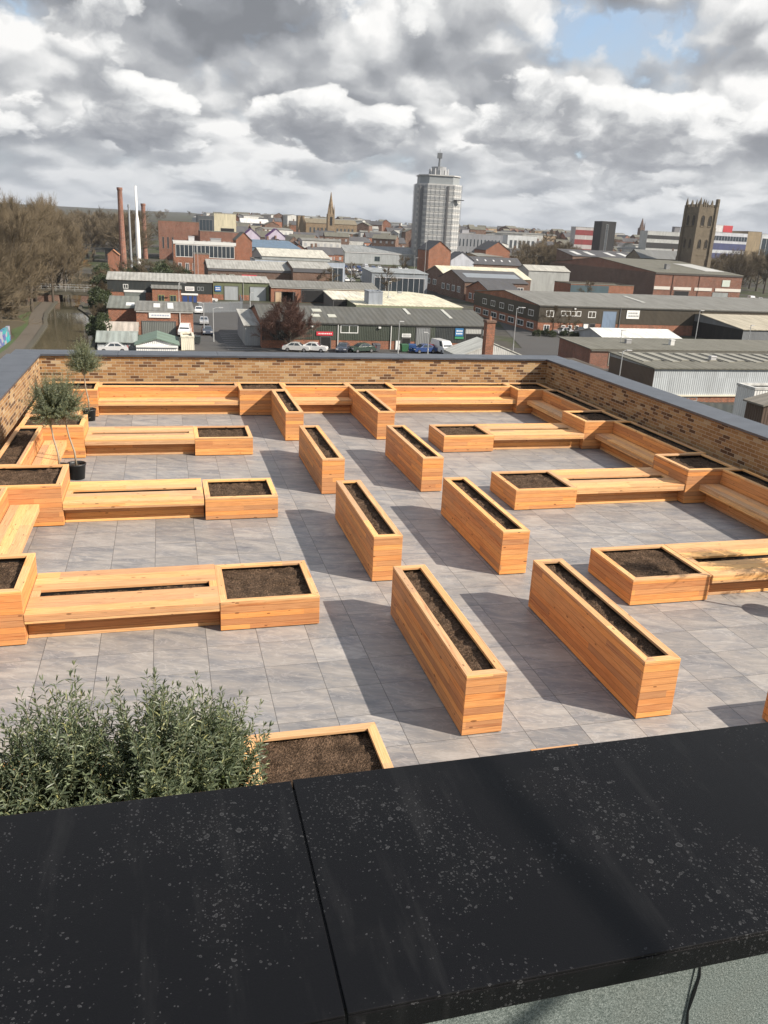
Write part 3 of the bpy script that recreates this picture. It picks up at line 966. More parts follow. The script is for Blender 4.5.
quadroad('yard', [(3, 118), (22, 118), (30, 212), (3, 212)], .05, M_ASPH)
quadroad('road', [(20, 110), (64, 110), (64, 138.5), (20, 138.5)], .054, M_ASPH)
quadroad('road', [(54, 110), (66, 110), (112, 262), (100, 262)], .058, M_ASPH)
mb = MB()
for (xa, ya), (xb, yb) in zip([(19.5, 120), (22.5, 150), (23, 160)], [(22.5, 150), (23, 160), (26, 205)]):
    z = G + .05
    mb.hexa([(xa, ya, z), (xa + .3, ya, z), (xb + .3, yb, z), (xb, yb, z), (xa, ya, z + .13), (xa + .3, ya, z + .13), (xb + .3, yb, z + .13), (xb, yb, z + .13)])
struct(mb.build('kerb', M_STONE))
mb = MB()
for k in range(9):
    y = 132 + k * 2.6
    mb.face([(9.5, y, G + .062), (13.5, y, G + .062), (13.5, y + .12, G + .062), (9.5, y + .12, G + .062)])
struct(mb.build('road_marking', plain('road_paint', (.6, .6, .58), .8)))

# ------------------------------------------------------------------ buildings
BR = dict(red=(.19, .062, .036), dark=(.09, .04, .028), orange=(.27, .086, .038), brown=(.13, .06, .04), ochre=(.21, .145, .078), stone=(.17, .145, .105), pink=(.42, .28, .22), buff=(.36, .26, .16))


def wallmat(c):
    if c in BR: return mat('br_' + c, brick_far, 'brick_' + c, BR[c])
    return mat('cl_' + str(c), sheet, 'cladding', c, .3, .2, .6)


def roofmat(c): return mat('rf_' + str(c), sheet, 'roof_sheet', c, .9, .45, .75, True, .2)


def slate(): return mat('slate', sheet, 'slate_roof', (.085, .085, .092), .3, .4, .8, False, .15)


M_GLASS = plain('window_glass', (.035, .045, .055), .12, spec=.6, var=.3, sc_=.4)
M_WHITE = plain('white_paint', (.75, .75, .73), .5, sc_=1., grime=.15)
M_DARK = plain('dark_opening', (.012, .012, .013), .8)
M_SHUT = mat('shut', sheet, 'roller_shutter', (.30, .32, .34), .2, .15, .5)
PAL = {}


def pal(c):
    if c not in PAL: PAL[c] = plain('paint', c, .55, var=.15, sc_=.6, grime=.12)
    return PAL[c]


GREY_R, PALE_R, CREAM_R, DGREY_R, OLIVE_R = (.185, .183, .168), (.34, .335, .31), (.60, .565, .43), (.10, .10, .092), (.14, .135, .11)
BLDG = {}


def bld(name, label, u0, Y0, u1, Y1, ve, depth, roof, rh, wc, rc, feats=(), over=.25, base=None, cat='building', vz=None, group=None, ret=False):
    """front wall from pixel column u0 at distance Y0 to column u1 at Y1, eaves at row ve of the left corner"""
    A, B = at(u0, ve, Y0), at(u1, ve, Y1)
    ze = A.z
    # the right corner: walk along the ray column of u1 at eaves height
    s1 = at(u1, ve + 1, Y1) - B
    B = B + s1 * ((ze - B.z) / s1.z)
    zg = min(gh(A.x, Y0), gh(B.x, Y1)) - .3 if base is None else base
    w = math.hypot(B.x - A.x, B.y - A.y)
    ang = math.atan2(B.y - A.y, B.x - A.x)
    t = thing(name, label, cat, (A.x, A.y, zg), group, ang)
    h = ze - zg
    BLDG[label] = (t, w, h, depth)
    wm = wallmat(wc) if not isinstance(wc, bpy.types.Material) else wc
    rm = slate() if rc == 'slate' else roofmat(rc)
    m = MB()
    if roof == 'gabley' or roof == 'gablex':
        m.box(0, w, 0, depth, 0, h, skip=('t', 'b'))
        if roof == 'gablex':
            for x, f in ((0, 1), (w, 0)):
                P = [(x, 0, h), (x, depth, h), (x, depth / 2, h + rh)]
                if f: P.reverse()
                m.face(P, [(p[1], p[2]) for p in P])
        else:
            for y, f in ((0, 0), (depth, 1)):
                P = [(0, y, h), (w, y, h), (w / 2, y, h + rh)]
                if f: P.reverse()
                m.face(P, [(p[0], p[2]) for p in P])
    elif roof == 'mono':
        m.hexa([(0, 0, 0), (w, 0, 0), (w, depth, 0), (0, depth, 0), (0, 0, h), (w, 0, h), (w, depth, h + rh), (0, depth, h + rh)], skip=('t', 'b'))
    else:
        m.box(0, w, 0, depth, 0, h, skip=('t', 'b'))
    m.build('wall', wm, t)
    m = MB(); o = over; th = .14

    def slab(P):     # P: 4 pts of the upper surface, u along first edge
        P = [Vector(p) for p in P]
        L = (P[1] - P[0]).length; W = (P[3] - P[0]).length
        off = R.uniform(0, 50)
        m.face(P, [(off, 0), (off + L, 0), (off + L, W), (off, W)])
        Q = [p - Vector((0, 0, th)) for p in P]
        m.face(Q[::-1])
        for i in range(4):
            j = (i + 1) % 4
            m.face([Q[i], Q[j], P[j], P[i]])
    if roof == 'gablex':
        s = rh / (depth / 2) * o
        slab([(-o, -o, h + .17 - s), (w + o, -o, h + .17 - s), (w + o, depth / 2, h + rh + .17), (-o, depth / 2, h + rh + .17)])
        slab([(w + o, depth + o, h + .17 - s), (-o, depth + o, h + .17 - s), (-o, depth / 2, h + rh + .17), (w + o, depth / 2, h + rh + .17)])
    elif roof == 'gabley':
        s = rh / (w / 2) * o
        slab([(-o, depth + o, h + .17 - s), (-o, -o, h + .17 - s), (w / 2, -o, h + rh + .17), (w / 2, depth + o, h + rh + .17)])
        slab([(w + o, -o, h + .17 - s), (w + o, depth + o, h + .17 - s), (w / 2, depth + o, h + rh + .17), (w / 2, -o, h + rh + .17)])
    elif roof == 'mono':
        s = rh / depth * o
        slab([(-o, -o, h + .17 - s), (w + o, -o, h + .17 - s), (w + o, depth + o, h + rh + .17 + s), (-o, depth + o, h + rh + .17 + s)])
    else:
        slab([(.2, .2, h - .15), (w - .2, .2, h - .15), (w - .2, depth - .2, h - .15), (.2, depth - .2, h - .15)])
        c = .28
        for x0, x1, y0, y1 in ((-.06, w + .06, -.06, c), (-.06, w + .06, depth - c, depth + .06), (-.06, c, c + .003, depth - c - .003), (w - c, w + .06, c + .003, depth - c - .003)):
            m.box(x0, x1, y0, y1, h + .003, h + .22)
    m.build('roof', rm, t)
    for f in feats: feat(t, w, h, depth, f, roof, rh)
    return t


def feat(t, w, h, depth, f, roof, rh):
    kind, a0, a1, b0, b1 = f[:5]
    col = f[5] if len(f) > 5 else None
    side = 'F'
    if kind[0] in 'LRT' and kind[1] == '_': side, kind = kind[0], kind[2:]
    if side == 'T':           # on the front roof slope: fractions of width and of the slope
        if roof == 'gablex': sl = lambda b: (depth / 2 * b, h + rh * b + .18)
        elif roof == 'mono': sl = lambda b: (depth * b, h + rh * b + .18)
        else: sl = lambda b: (depth * b, h - .14)
        (ya, za), (yb, zb) = sl(b0), sl(b1)
        m = MB()
        m.hexa([(w * a0, ya, za), (w * a1, ya, za), (w * a1, yb, zb), (w * a0, yb, zb), (w * a0, ya, za + .08), (w * a1, ya, za + .08), (w * a1, yb, zb + .08), (w * a0, yb, zb + .08)])
        m.build(kind, pal(col) if col else M_WHITE, t)
        return

    def mk(mb, x0, x1, z0, z1, d0, d1):
        if side == 'F': mb.box(x0, x1, -d1, -d0, z0, z1)
        elif side == 'L': mb.box(-d1, -d0, depth - x1, depth - x0, z0, z1, (0, 1, 0))
        else: mb.box(w + d0, w + d1, x0, x1, z0, z1, (0, 1, 0))
    W = w if side == 'F' else depth
    x0, x1, z0, z1 = W * a0, W * a1, h * b0, h * b1
    if kind == 'windows':     # a row of n windows
        n = f[6]; fr_c = f[5]
        gapf = f[7] if len(f) > 7 else .45
        st = (x1 - x0) / n
        for i in range(n):
            xa = x0 + st * i + st * gapf / 2; xb = xa + st * (1 - gapf)
            fw = min(.12, (xb - xa) * .14)
            m = MB()
            mk(m, xa, xb, z0, z0 + fw, .002, .07); mk(m, xa, xb, z1 - fw, z1, .002, .07)
            mk(m, xa, xa + fw, z0 + fw + .002, z1 - fw - .002, .002, .07); mk(m, xb - fw, xb, z0 + fw + .002, z1 - fw - .002, .002, .07)
            if (xb - xa) > 1.1: mk(m, (xa + xb) / 2 - fw * .4, (xa + xb) / 2 + fw * .4, z0 + fw + .002, z1 - fw - .002, .002, .06)
            fo = m.build('window', pal(fr_c), t)
            m = MB(); mk(m, xa + fw, xb - fw, z0 + fw, z1 - fw, .004, .03); m.build('pane', M_GLASS, fo)
        return
    m = MB()
    if kind == 'band':
        mk(m, x0, x1, z0, z1, .001, .05)
        m.build('cladding_band', wallmat(col), t)
    elif kind == 'glazing':
        mk(m, x0, x1, z0, z1, .001, .035)
        go = m.build('window_strip', M_GLASS, t)
        m = MB(); n = f[6]
        for i in range(n + 1):
            x = x0 + (x1 - x0) * i / n
            mk(m, x - .06, x + .06, z0, z1, .036, .09)
        for z in (z0, z1): mk(m, x0 - .06, x1 + .06, z - .09, z + .09, .0361, .1)
        m.build('mullions', pal(col), go)
    elif kind in ('shutter', 'door', 'opening'):
        mk(m, x0, x1, z0, z1, .002, .06)
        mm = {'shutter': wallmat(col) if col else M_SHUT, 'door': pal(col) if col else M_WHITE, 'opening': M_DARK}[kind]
        go = m.build({'shutter': 'roller_door', 'door': 'door', 'opening': 'open_doorway'}[kind], mm, t)
        m = MB(); k = .12
        mk(m, x0 - k, x0 - .002, z0, z1 + k, .0025, .10); mk(m, x1 + .002, x1 + k, z0, z1 + k, .0025, .10); mk(m, x0, x1, z1 + .002, z1 + k, .0025, .10)
        m.build('door_frame', pal(f[6] if len(f) > 6 else (.10, .10, .10)), go)
    elif kind == 'sign':
        mk(m, x0, x1, z0, z1, .055, .16)
        go = m.build('sign', pal(col), t)
        if len(f) > 6:
            m = MB()
            nl = f[7] if len(f) > 7 else 2
            for i in range(nl):
                zc = z1 - (z1 - z0) * (i + 1) / (nl + 1)
                hh = (z1 - z0) / (nl + 1) * .28
                x = x0 + (x1 - x0) * .12
                while x < x1 - (x1 - x0) * .14:
                    l = R.uniform(.05, .13) * (x1 - x0)
                    mk(m, x, min(x + l, x1 - .05 * (x1 - x0)), zc - hh, zc + hh, .161, .175); x += l + .03 * (x1 - x0)
            m.build('lettering', pal(f[6]), go)
    elif kind == 'pipe':
        mk(m, x0, x0 + .13, z0, z1, .06, .18); m.build('downpipe', pal(col), t)
    elif kind == 'cornice':
        mk(m, x0, x1, z0, z1, .002, .22); m.build('fascia', pal(col), t)
    elif kind == 'lamp':
        mk(m, x0, x0 + .4, z0, z0 + .25, .06, .35); m.build('wall_lamp', pal((.7, .7, .68)), t)


BLK, WH, CR_ = (.028, .033, .034), (.75, .75, .73), (.66, .62, .50)
DKG = (.045, .055, .042)
# --- near units, left to right
bld('industrial_unit', 'long black clad brick unit with pale roof and blue doors, beside the canal', 107, 214, 212, 214, 279.5, 17, 'gablex', 1.3, 'orange', PALE_R,
    [('band', 0, 1, .46, .985, BLK), ('shutter', .16, .35, 0, .44, (.16, .18, .17)), ('sign', .15, .36, .46, .56, WH), ('windows', .14, .20, .62, .82, WH, 1, .2), ('sign', .735, .825, .60, .80, WH, (.2, .2, .25)),
     ('door', .71, .755, 0, .36, (.03, .06, .20)), ('door', .77, .80, 0, .36, (.03, .06, .20)), ('door', .815, .845, 0, .36, (.03, .06, .20)), ('sign', .69, .86, .40, .48, WH),
     ('windows', .60, .66, .66, .80, WH, 2, .3), ('windows', .85, .92, .62, .80, (.3, .32, .33), 2, .2), ('lamp', .40, 0, .72, 0), ('pipe', .68, 0, 0, 1, (.5, .5, .5))])
bld('brick_porch', 'square brick porch with grey flat roof on the black clad unit', 152, 209, 181, 209, 288.5, 4.5, 'mono', .4, 'orange', GREY_R,
    [('windows', .1, .92, .22, .62, (.25, .27, .12), 2, .45)])
bld('workshop', 'low brick workshop with wide grey roller door and white name board', 136, 149, 193, 149, 311, 11, 'mono', .6, 'orange', GREY_R,
    [('shutter', .10, .68, 0, .60, (.15, .16, .15)), ('sign', .22, .60, .76, .95, WH, (.35, .4, .5), 1), ('door', .80, .92, .1, .5, (.7, .7, .68)), ('cornice', 0, 1, .97, 1.03, (.5, .5, .48)), ('pipe', .76, 0, 0, .97, (.6, .6, .58)),
     ('T_rooflight', .3, .42, .3, .7, (.6, .6, .58)), ('T_rooflight', .55, .66, .2, .8, (.55, .56, .55))])
bld('workshop', 'brick lean-to with dull green grey roof left of the roller door workshop', 108, 158, 137, 158, 308, 11, 'mono', 1.1, 'orange', (.17, .18, .16), [('T_rooflight', .6, .9, .15, .4, (.6, .6, .58))])
bld('shed', 'small shed with a pale pinkish roof below the brick lean-to', 99, 140, 137, 140, 331, 7, 'gablex', 1.0, (.30, .28, .25), (.42, .37, .32))
bld('shed', 'small shed with grey green roof nearest the canal and brick parapet', 97, 130, 136, 130, 342, 7, 'gablex', 1.1, (.24, .25, .25), (.27, .30, .28))
bld('shed', 'small shed with a green roof and white gable front', 136, 127, 178, 127, 345, 9, 'gabley', .9, WH, (.15, .21, .17), [('cornice', 0, 1, .8, 1., WH)])
bld('storage_container', 'cream storage box beside the green roofed shed', 181, 131, 194, 131, 337.5, 5, 'flat', 0, CR_, CR_, cat='container')
bld('industrial_unit', 'olive green unit with two tall grey shutters and a blue sign', 213, 224, 269, 224, 281.5, 17, 'gablex', 1.1, (.13, .15, .085), PALE_R,
    [('shutter', .20, .44, 0, .78, (.33, .36, .38)), ('shutter', .66, .94, 0, .78, (.33, .36, .38)), ('sign', .03, .14, .5, .78, (.03, .14, .38), (.8, .8, .8)), ('band', 0, .18, 0, .34, 'orange'), ('band', .46, .64, 0, .34, 'orange'), ('pipe', .53, 0, 0, 1, (.3, .3, .3))])
bld('industrial_unit', 'brick unit with grey roof and pale gutter right of the olive green one', 271, 222, 378, 222, 287, 15, 'gablex', 1.3, 'orange', GREY_R,
    [('opening', .10, .22, 0, .7), ('shutter', .04, .20, .02, .7, (.48, .36, .24)), ('opening', .28, .52, .1, .85), ('band', .28, .52, .72, .99, (.06, .065, .07)), ('opening', .64, .96, .0, .7), ('cornice', 0, 1, .96, 1.02, (.5, .5, .48))])
bld('industrial_unit', 'low dark red unit with two pale roofs behind the olive green one', 208, 262, 300, 262, 268, 24, 'gablex', 2.0, 'dark', PALE_R,
    [('sign', .36, .52, .35, .75, (.55, .03, .06)), ('windows', .02, .3, .3, .75, (.4, .42, .38), 3, .4), ('cornice', 0, 1, .9, 1.02, (.10, .10, .11))])
bld('industrial_unit', 'pale roofed unit with dark gutter in line with the bare street tree', 293, 258, 332, 258, 268, 20, 'gablex', 1.5, 'brown', PALE_R, [('cornice', 0, 1, .85, 1.0, (.10, .10, .11))])
bld('warehouse', 'wide low warehouse with cream membrane roof and green fascia', 356, 186, 462, 186, 305, 46, 'gablex', .9, (.14, .16, .10), CREAM_R,
    [('cornice', 0, 1, .86, 1.01, (.18, .20, .13))])
bld('canopy', 'white sloping canopy roof over the yard beside the plant box', 333, 196, 368, 196, 299.5, 12, 'mono', 1.0, (.10, .10, .10), (.60, .57, .48), [('opening', .02, .98, 0, .9)])
t = bld('plant_box', 'square grey ventilation plant box standing on the cream roof', 369, 186.5, 383, 186.5, 292, 4.5, 'flat', 0, (.30, .33, .37), (.3, .33, .37), base=at(369, 306, 187).z - .6, cat='air plant')
bld('industrial_unit', 'long dark clad unit with grey roof and brick plinth, just past the far parapet', 262, 134.5, 491, 134.5, 322, 20, 'gablex', 1.7, 'orange', DGREY_R,
    [('band', 0, .13, .36, .99, BLK), ('band', .13, .745, .40, .99, DKG), ('band', .745, 1, .36, .99, BLK), ('sign', .225, .295, .56, .70, (.55, .04, .06), (.75, .7, .7), 1), ('opening', .245, .285, 0, .5), ('windows', .325, .405, .66, .95, WH, 1, .05),
     ('pipe', .315, 0, 0, 1, (.6, .6, .58)), ('door', .57, .59, 0, .42, WH), ('opening', .598, .632, 0, .5), ('sign', .595, .635, .55, .68, WH, (.2, .2, .2)), ('shutter', .66, .72, 0, .9, (.20, .21, .215)),
     ('sign', .835, .872, .62, .92, (.04, .16, .34), (.7, .75, .8)), ('sign', .835, .875, .52, .6, (.05, .25, .12)), ('opening', .885, .955, 0, .70), ('shutter', .884, .956, .70, .9, (.42, .42, .40)), ('windows', .962, .99, .66, .86, WH, 1, .2),
     ('pipe', .545, 0, 0, 1, (.6, .6, .58)), ('lamp', .49, 0, .86, 0), ('lamp', .2, 0, .86, 0), ('T_rooflight', .235, .275, .62, .78, (.42, .42, .36)), ('T_rooflight', .29, .325, .30, .46, (.42, .42, .36)), ('T_rooflight', .22, .255, .3, .46, (.42, .42, .36)),
     ('T_rooflight', .66, .675, .6, .95, (.42, .42, .38)), ('T_rooflight', .84, .855, .4, .95, (.42, .42, .38)), ('cornice', 0, 1, .965, 1.02, (.05, .05, .05))])
bld('lean_to', 'pale lean-to end of the dark clad unit left of the bare reddish tree', 245, 137, 263, 137, 326, 14, 'mono', 1.2, (.30, .32, .33), PALE_R)
bld('glasshouse', 'glazed shed with pale translucent gable roof around the brick chimney', 459, 112, 526, 112, 357, 7, 'gabley', 1.9, (.5, .5, .48), (.50, .50, .46), [], .1)
# --- gabled works, brown unit and the right-hand roofs
for a in [('gabled brick works with cream roof, rearmost of the three ridges', 447, 268, 531, 268, 277, 26, 3.0, 'brown', CREAM_R, [('L_windows', .1, .9, .45, .75, WH, 3)]),
          ('gabled brick works with dark slate roof, middle of the three ridges', 465, 246, 528, 246, 282, 26, 2.9, 'brown', 'slate', [('windows', .02, .98, .45, .8, WH, 5, .5), ('L_windows', .1, .9, .4, .72, WH, 4), ('T_rooflight', .1, .96, .35, .7, (.2, .22, .24))]),
          ('gabled brick works with slate roof, foremost and smallest of the three ridges', 490.5, 224, 522, 224, 292.5, 20, 2.4, 'orange', 'slate', [('windows', .05, .95, .25, .7, WH, 4, .4), ('L_windows', .1, .9, .3, .7, WH, 4, .4)])]:
    bld('brick_works', a[0], *a[1:7], 'gablex', a[7], a[8], a[9], a[10])
bld('factory', 'long brown clad factory with pale grey roof and blue loading door', 539.8, 163, 900, 163, 305.5, 39, 'gablex', 1.6, 'orange', GREY_R,
    [('band', 0, 1, .42, .99, (.055, .045, .032)), ('L_band', 0, 1, .45, .99, (.055, .045, .032)), ('L_windows', .12, .97, .58, .80, WH, 6, .5), ('L_windows', .02, .97, .15, .36, WH, 7, .35), ('windows', .017, .037, .62, .84, WH, 1, .05),
     ('windows', .053, .105, .66, .84, WH, 4, .12), ('windows', .122, .142, .62, .84, WH, 1, .05), ('windows', .014, .03, .12, .34, WH, 1, .1), ('windows', .055, .105, .12, .34, WH, 3, .4), ('door', .114, .126, 0, .40, WH),
     ('opening', .130, .142, 0, .4), ('shutter', .160, .194, 0, .86, (.17, .23, .32)), ('sign', .220, .253, .62, .92, WH, (.3, .3, .3)), ('lamp', .085, 0, .9, 0), ('pipe', .203, 0, 0, 1, (.12, .12, .12)), ('pipe', .42, 0, 0, 1, (.12, .12, .12)), ('cornice', 0, 1, .965, 1.02, (.05, .05, .045)),
     ('T_rooflight', .30, .31, .35, .8, (.36, .36, .33))])
bld('shed', 'white roofed shed standing in front of the brown factory', 611, 140, 690, 140, 344, 17, 'gablex', 1.9, (.35, .38, .40), (.66, .66, .62))
bld('shed', 'tall black shed with pale brown roof at the right edge', 743.5, 146, 850, 146, 330, 30, 'gablex', 1.6, (.16, .17, .18), (.40, .36, .28), [('L_band', 0, 1, 0, .995, (.014, .015, .017))])
bld('workshop', 'long flat brick workshop with a row of small clerestory windows and grey roof edge', 591, 116, 870, 116, 349.5, 11, 'mono', .4, 'red', (.155, .15, .125), [('windows', .05, .58, .25, .9, (.30, .28, .24), 9, .35), ('cornice', 0, 1, .93, 1.02, (.12, .115, .10))])
bld('workshop', 'flat dark brown roofed workshop between the lamp post and the metal clad hall', 589, 92, 652, 92, 388, 22, 'mono', .3, 'dark', (.085, .065, .05))
bld('clad_hall', 'pale grey metal clad hall with skylights along its flat roof edge', 655, 90, 880, 90, 369, 11, 'mono', .35, (.40, .43, .45), (.15, .145, .12),
    [('band', 0, 1, 0, .24, 'orange'), ('L_band', 0, 1, 0, .99, (.10, .07, .05)), ('cornice', 0, 1, .24, .28, CR_), ('windows', .12, .2, .10, .22, (.3, .3, .3), 1, .1)] + [('T_skylight', .02 + i * .062, .052 + i * .062, .35 + .1 * (i % 2), .95, (.25, .24, .20)) for i in range(15)] + [('T_painted_shade', .056 + i * .062, .066 + i * .062, .4, .9, (.06, .058, .05)) for i in range(15)])  # thin dark slabs paint shade on the roof beside the skylights
bld('workshop', 'low workshop with dark felt roof and one white skylight below the metal clad hall', 640, 71, 752, 65, 437, 16, 'mono', 1.3, 'orange', (.05, .055, .05), [('T_skylight', .58, .72, .25, .62, (.75, .76, .78)), ('T_verge', .972, 1.0, 0, 1, (.55, .52, .42))])
bld('shipping_container', 'white ribbed metal container at the right edge above the parapet', 755, 66, 800, 66, 390, 2.6, 'flat', 0, (.66, .66, .64), (.5, .5, .48), cat='container')
bld('hut', 'dark brown hut with grey roof at the right edge above the parapet', 764, 58, 820, 58, 406, 2.2, 'gabley', .7, (.085, .055, .04), (.22, .20, .17))
bld('brick_hall', 'large red brick hall with a white band, in front of the church tower', 656, 262, 743, 262, 272.5, 84, 'gablex', 3.4, 'red', OLIVE_R,
    [('L_band', 0, 1, 0, .99, 'dark'), ('sign', .0, .18, .46, .56, (.6, .57, .52)), ('sign', .22, .42, .46, .56, (.6, .57, .52)), ('sign', .46, .66, .46, .56, (.6, .57, .52)), ('sign', .70, 1., .46, .56, (.6, .57, .52)), ('opening', .24, .40, 0, .42), ('shutter', .68, .86, 0, .42, (.28, .30, .30)), ('sign', .77, .86, .62, .84, (.5, .55, .5)),
     ('pipe', .2, 0, 0, 1, (.08, .05, .04)), ('pipe', .5, 0, 0, 1, (.08, .05, .04)), ('cornice', 0, 1, .95, 1.01, (.07, .06, .055)), ('T_rooflight', .72, .95, .2, .7, (.42, .42, .40))])
bld('brick_block', 'long dark brick block with a row of dormer windows under slate', 573, 335, 642, 335, 256, 16, 'mono', 2.4, 'brown', 'slate', [('windows', .04, .98, .35, .75, WH, 9, .55), ('T_dormer', .1, .17, .2, .7, (.5, .5, .48)), ('T_dormer', .3, .37, .2, .7, (.5, .5, .48)), ('T_dormer', .6, .67, .2, .7, (.5, .5, .48)), ('T_dormer', .8, .87, .2, .7, (.5, .5, .48))])
bld('works_yard_building', 'low blue and brick yard building with a white notice, left of the red brick hall', 571, 250, 634, 250, 284, 12, 'flat', 0, 'orange', OLIVE_R, [('band', 0, .6, .0, .96, (.06, .10, .12)), ('sign', .72, .9, .2, .5, WH, (.3, .3, .3))])
bld('church_nave', 'grey stone church nave with small dark windows beside the tower', 641, 318, 690, 318, 258, 12, 'gablex', 3.2, 'stone', (.16, .165, .165), [('windows', .1, .8, .1, .6, (.1, .1, .1), 4, .5)])


def church_tower():
    Y = 300; A = at(684.5, 258, Y); B = at(714, 262, Y); w = 8.3
    zg = gh(A.x, Y) - .3; h = at(703, 207.5, Y + 4).z - zg
    cx = (A.x + B.x) / 2
    t = thing('church_tower', 'weathered stone church tower with corner pinnacles', 'church tower', (cx, Y + w / 2, zg), None, rad(4))
    st = mat('tower_stone', brick_far, 'tower_stone', (.145, .126, .098), (.16, .13, .09))
    hw = w / 2
    m = MB(); m.box(-hw, hw, -hw, hw, 0, h); m.build('wall', st, t)
    for sx in (-1, 1):
        for sy in (-1, 1):
            m = MB(); c = .85
            x, y = sx * (hw - .1), sy * (hw - .1)
            m.box(x - c, x + c, y - c, y + c, 0, h * .45); m.box(x - c * .82, x + c * .82, y - c * .82, y + c * .82, h * .45 + .002, h * .78); m.box(x - c * .66, x + c * .66, y - c * .66, y + c * .66, h * .78 + .002, h + .6)
            m.build('buttress', st, t)
            m = MB()
            big = sx == 1 and sy == -1
            hh = 2.9 if not big else 2.6
            m.lathe([(.62 if not big else .85, 0), (.5 if not big else .85, hh * .4), (.5 if not big else .85, hh * (.41 if not big else .95)), (0.05 if not big else .6, hh)], 6, (x, y, h + .6)); m.build('pinnacle', st, t)
    m = MB()
    for k in range(2):
        z = h * (.47, .79)[k]
        m.box(-hw - .12, hw + .12, -hw - .12, hw + .12, z, z + .3)
    m.build('string_course', st, t)
    m = MB(); n = 7
    for i in range(n):
        a = -hw + .6 + (w - 1.2) * (i + .25) / n; b = a + (w - 1.2) / n * .5
        m.box(a, b, -hw, -hw + .5, h + .002, h + 1.0); m.box(a, b, hw - .5, hw, h + .002, h + 1.0)
        m.box(-hw, -hw + .5, a, b, h + .002, h + 1.0, (0, 1, 0)); m.box(hw - .5, hw, a, b, h + .002, h + 1.0, (0, 1, 0))
    m.build('battlement', st, t)
    for s in range(4):        # mid pinnacles + openings on each face
        rot = Matrix.Rotation(s * math.pi / 2, 4, 'Z')
        for xq in (-.33 * hw, .36 * hw):
            m = MB(); m.lathe([(.42, 0), (.36, 1.0), (.03, 2.4)], 6, tuple(rot @ Vector((xq, -hw + .3, h + .4)))); m.build('pinnacle', st, t)
        for xc, zc, ww, hh in ((-1.75, h * .85, 1.5, 4.4), (1.75, h * .85, 1.5, 4.4), (-1.6, h * .60, 1.3, 3.6), (1.6, h * .60, 1.3, 3.6), (0, h * .25, 1.8, 5)):
            pts = [(-ww / 2, -hh / 2), (ww / 2, -hh / 2), (ww / 2, hh * .22), (ww * .28, hh * .42), (0, hh / 2), (-ww * .28, hh * .42), (-ww / 2, hh * .22)]
            m = MB()
            m.face([rot @ Vector((xc + a, -hw - .015, zc + b)) for a, b in pts])
            wo = m.build('window', M_DARK, t)
            m = MB()
            for (a, b), (c, d) in zip(pts, pts[1:] + pts[:1]):
                m.tube([rot @ Vector((xc + a, -hw - .03, zc + b)), rot @ Vector((xc + c, -hw - .03, zc + d))], [.16, .16], 4)
            m.tube([rot @ Vector((xc, -hw - .03, zc - hh / 2)), rot @ Vector((xc, -hw - .03, zc + hh * .3))], [.1, .1], 4)
            m.build('frame', st, wo)


church_tower()


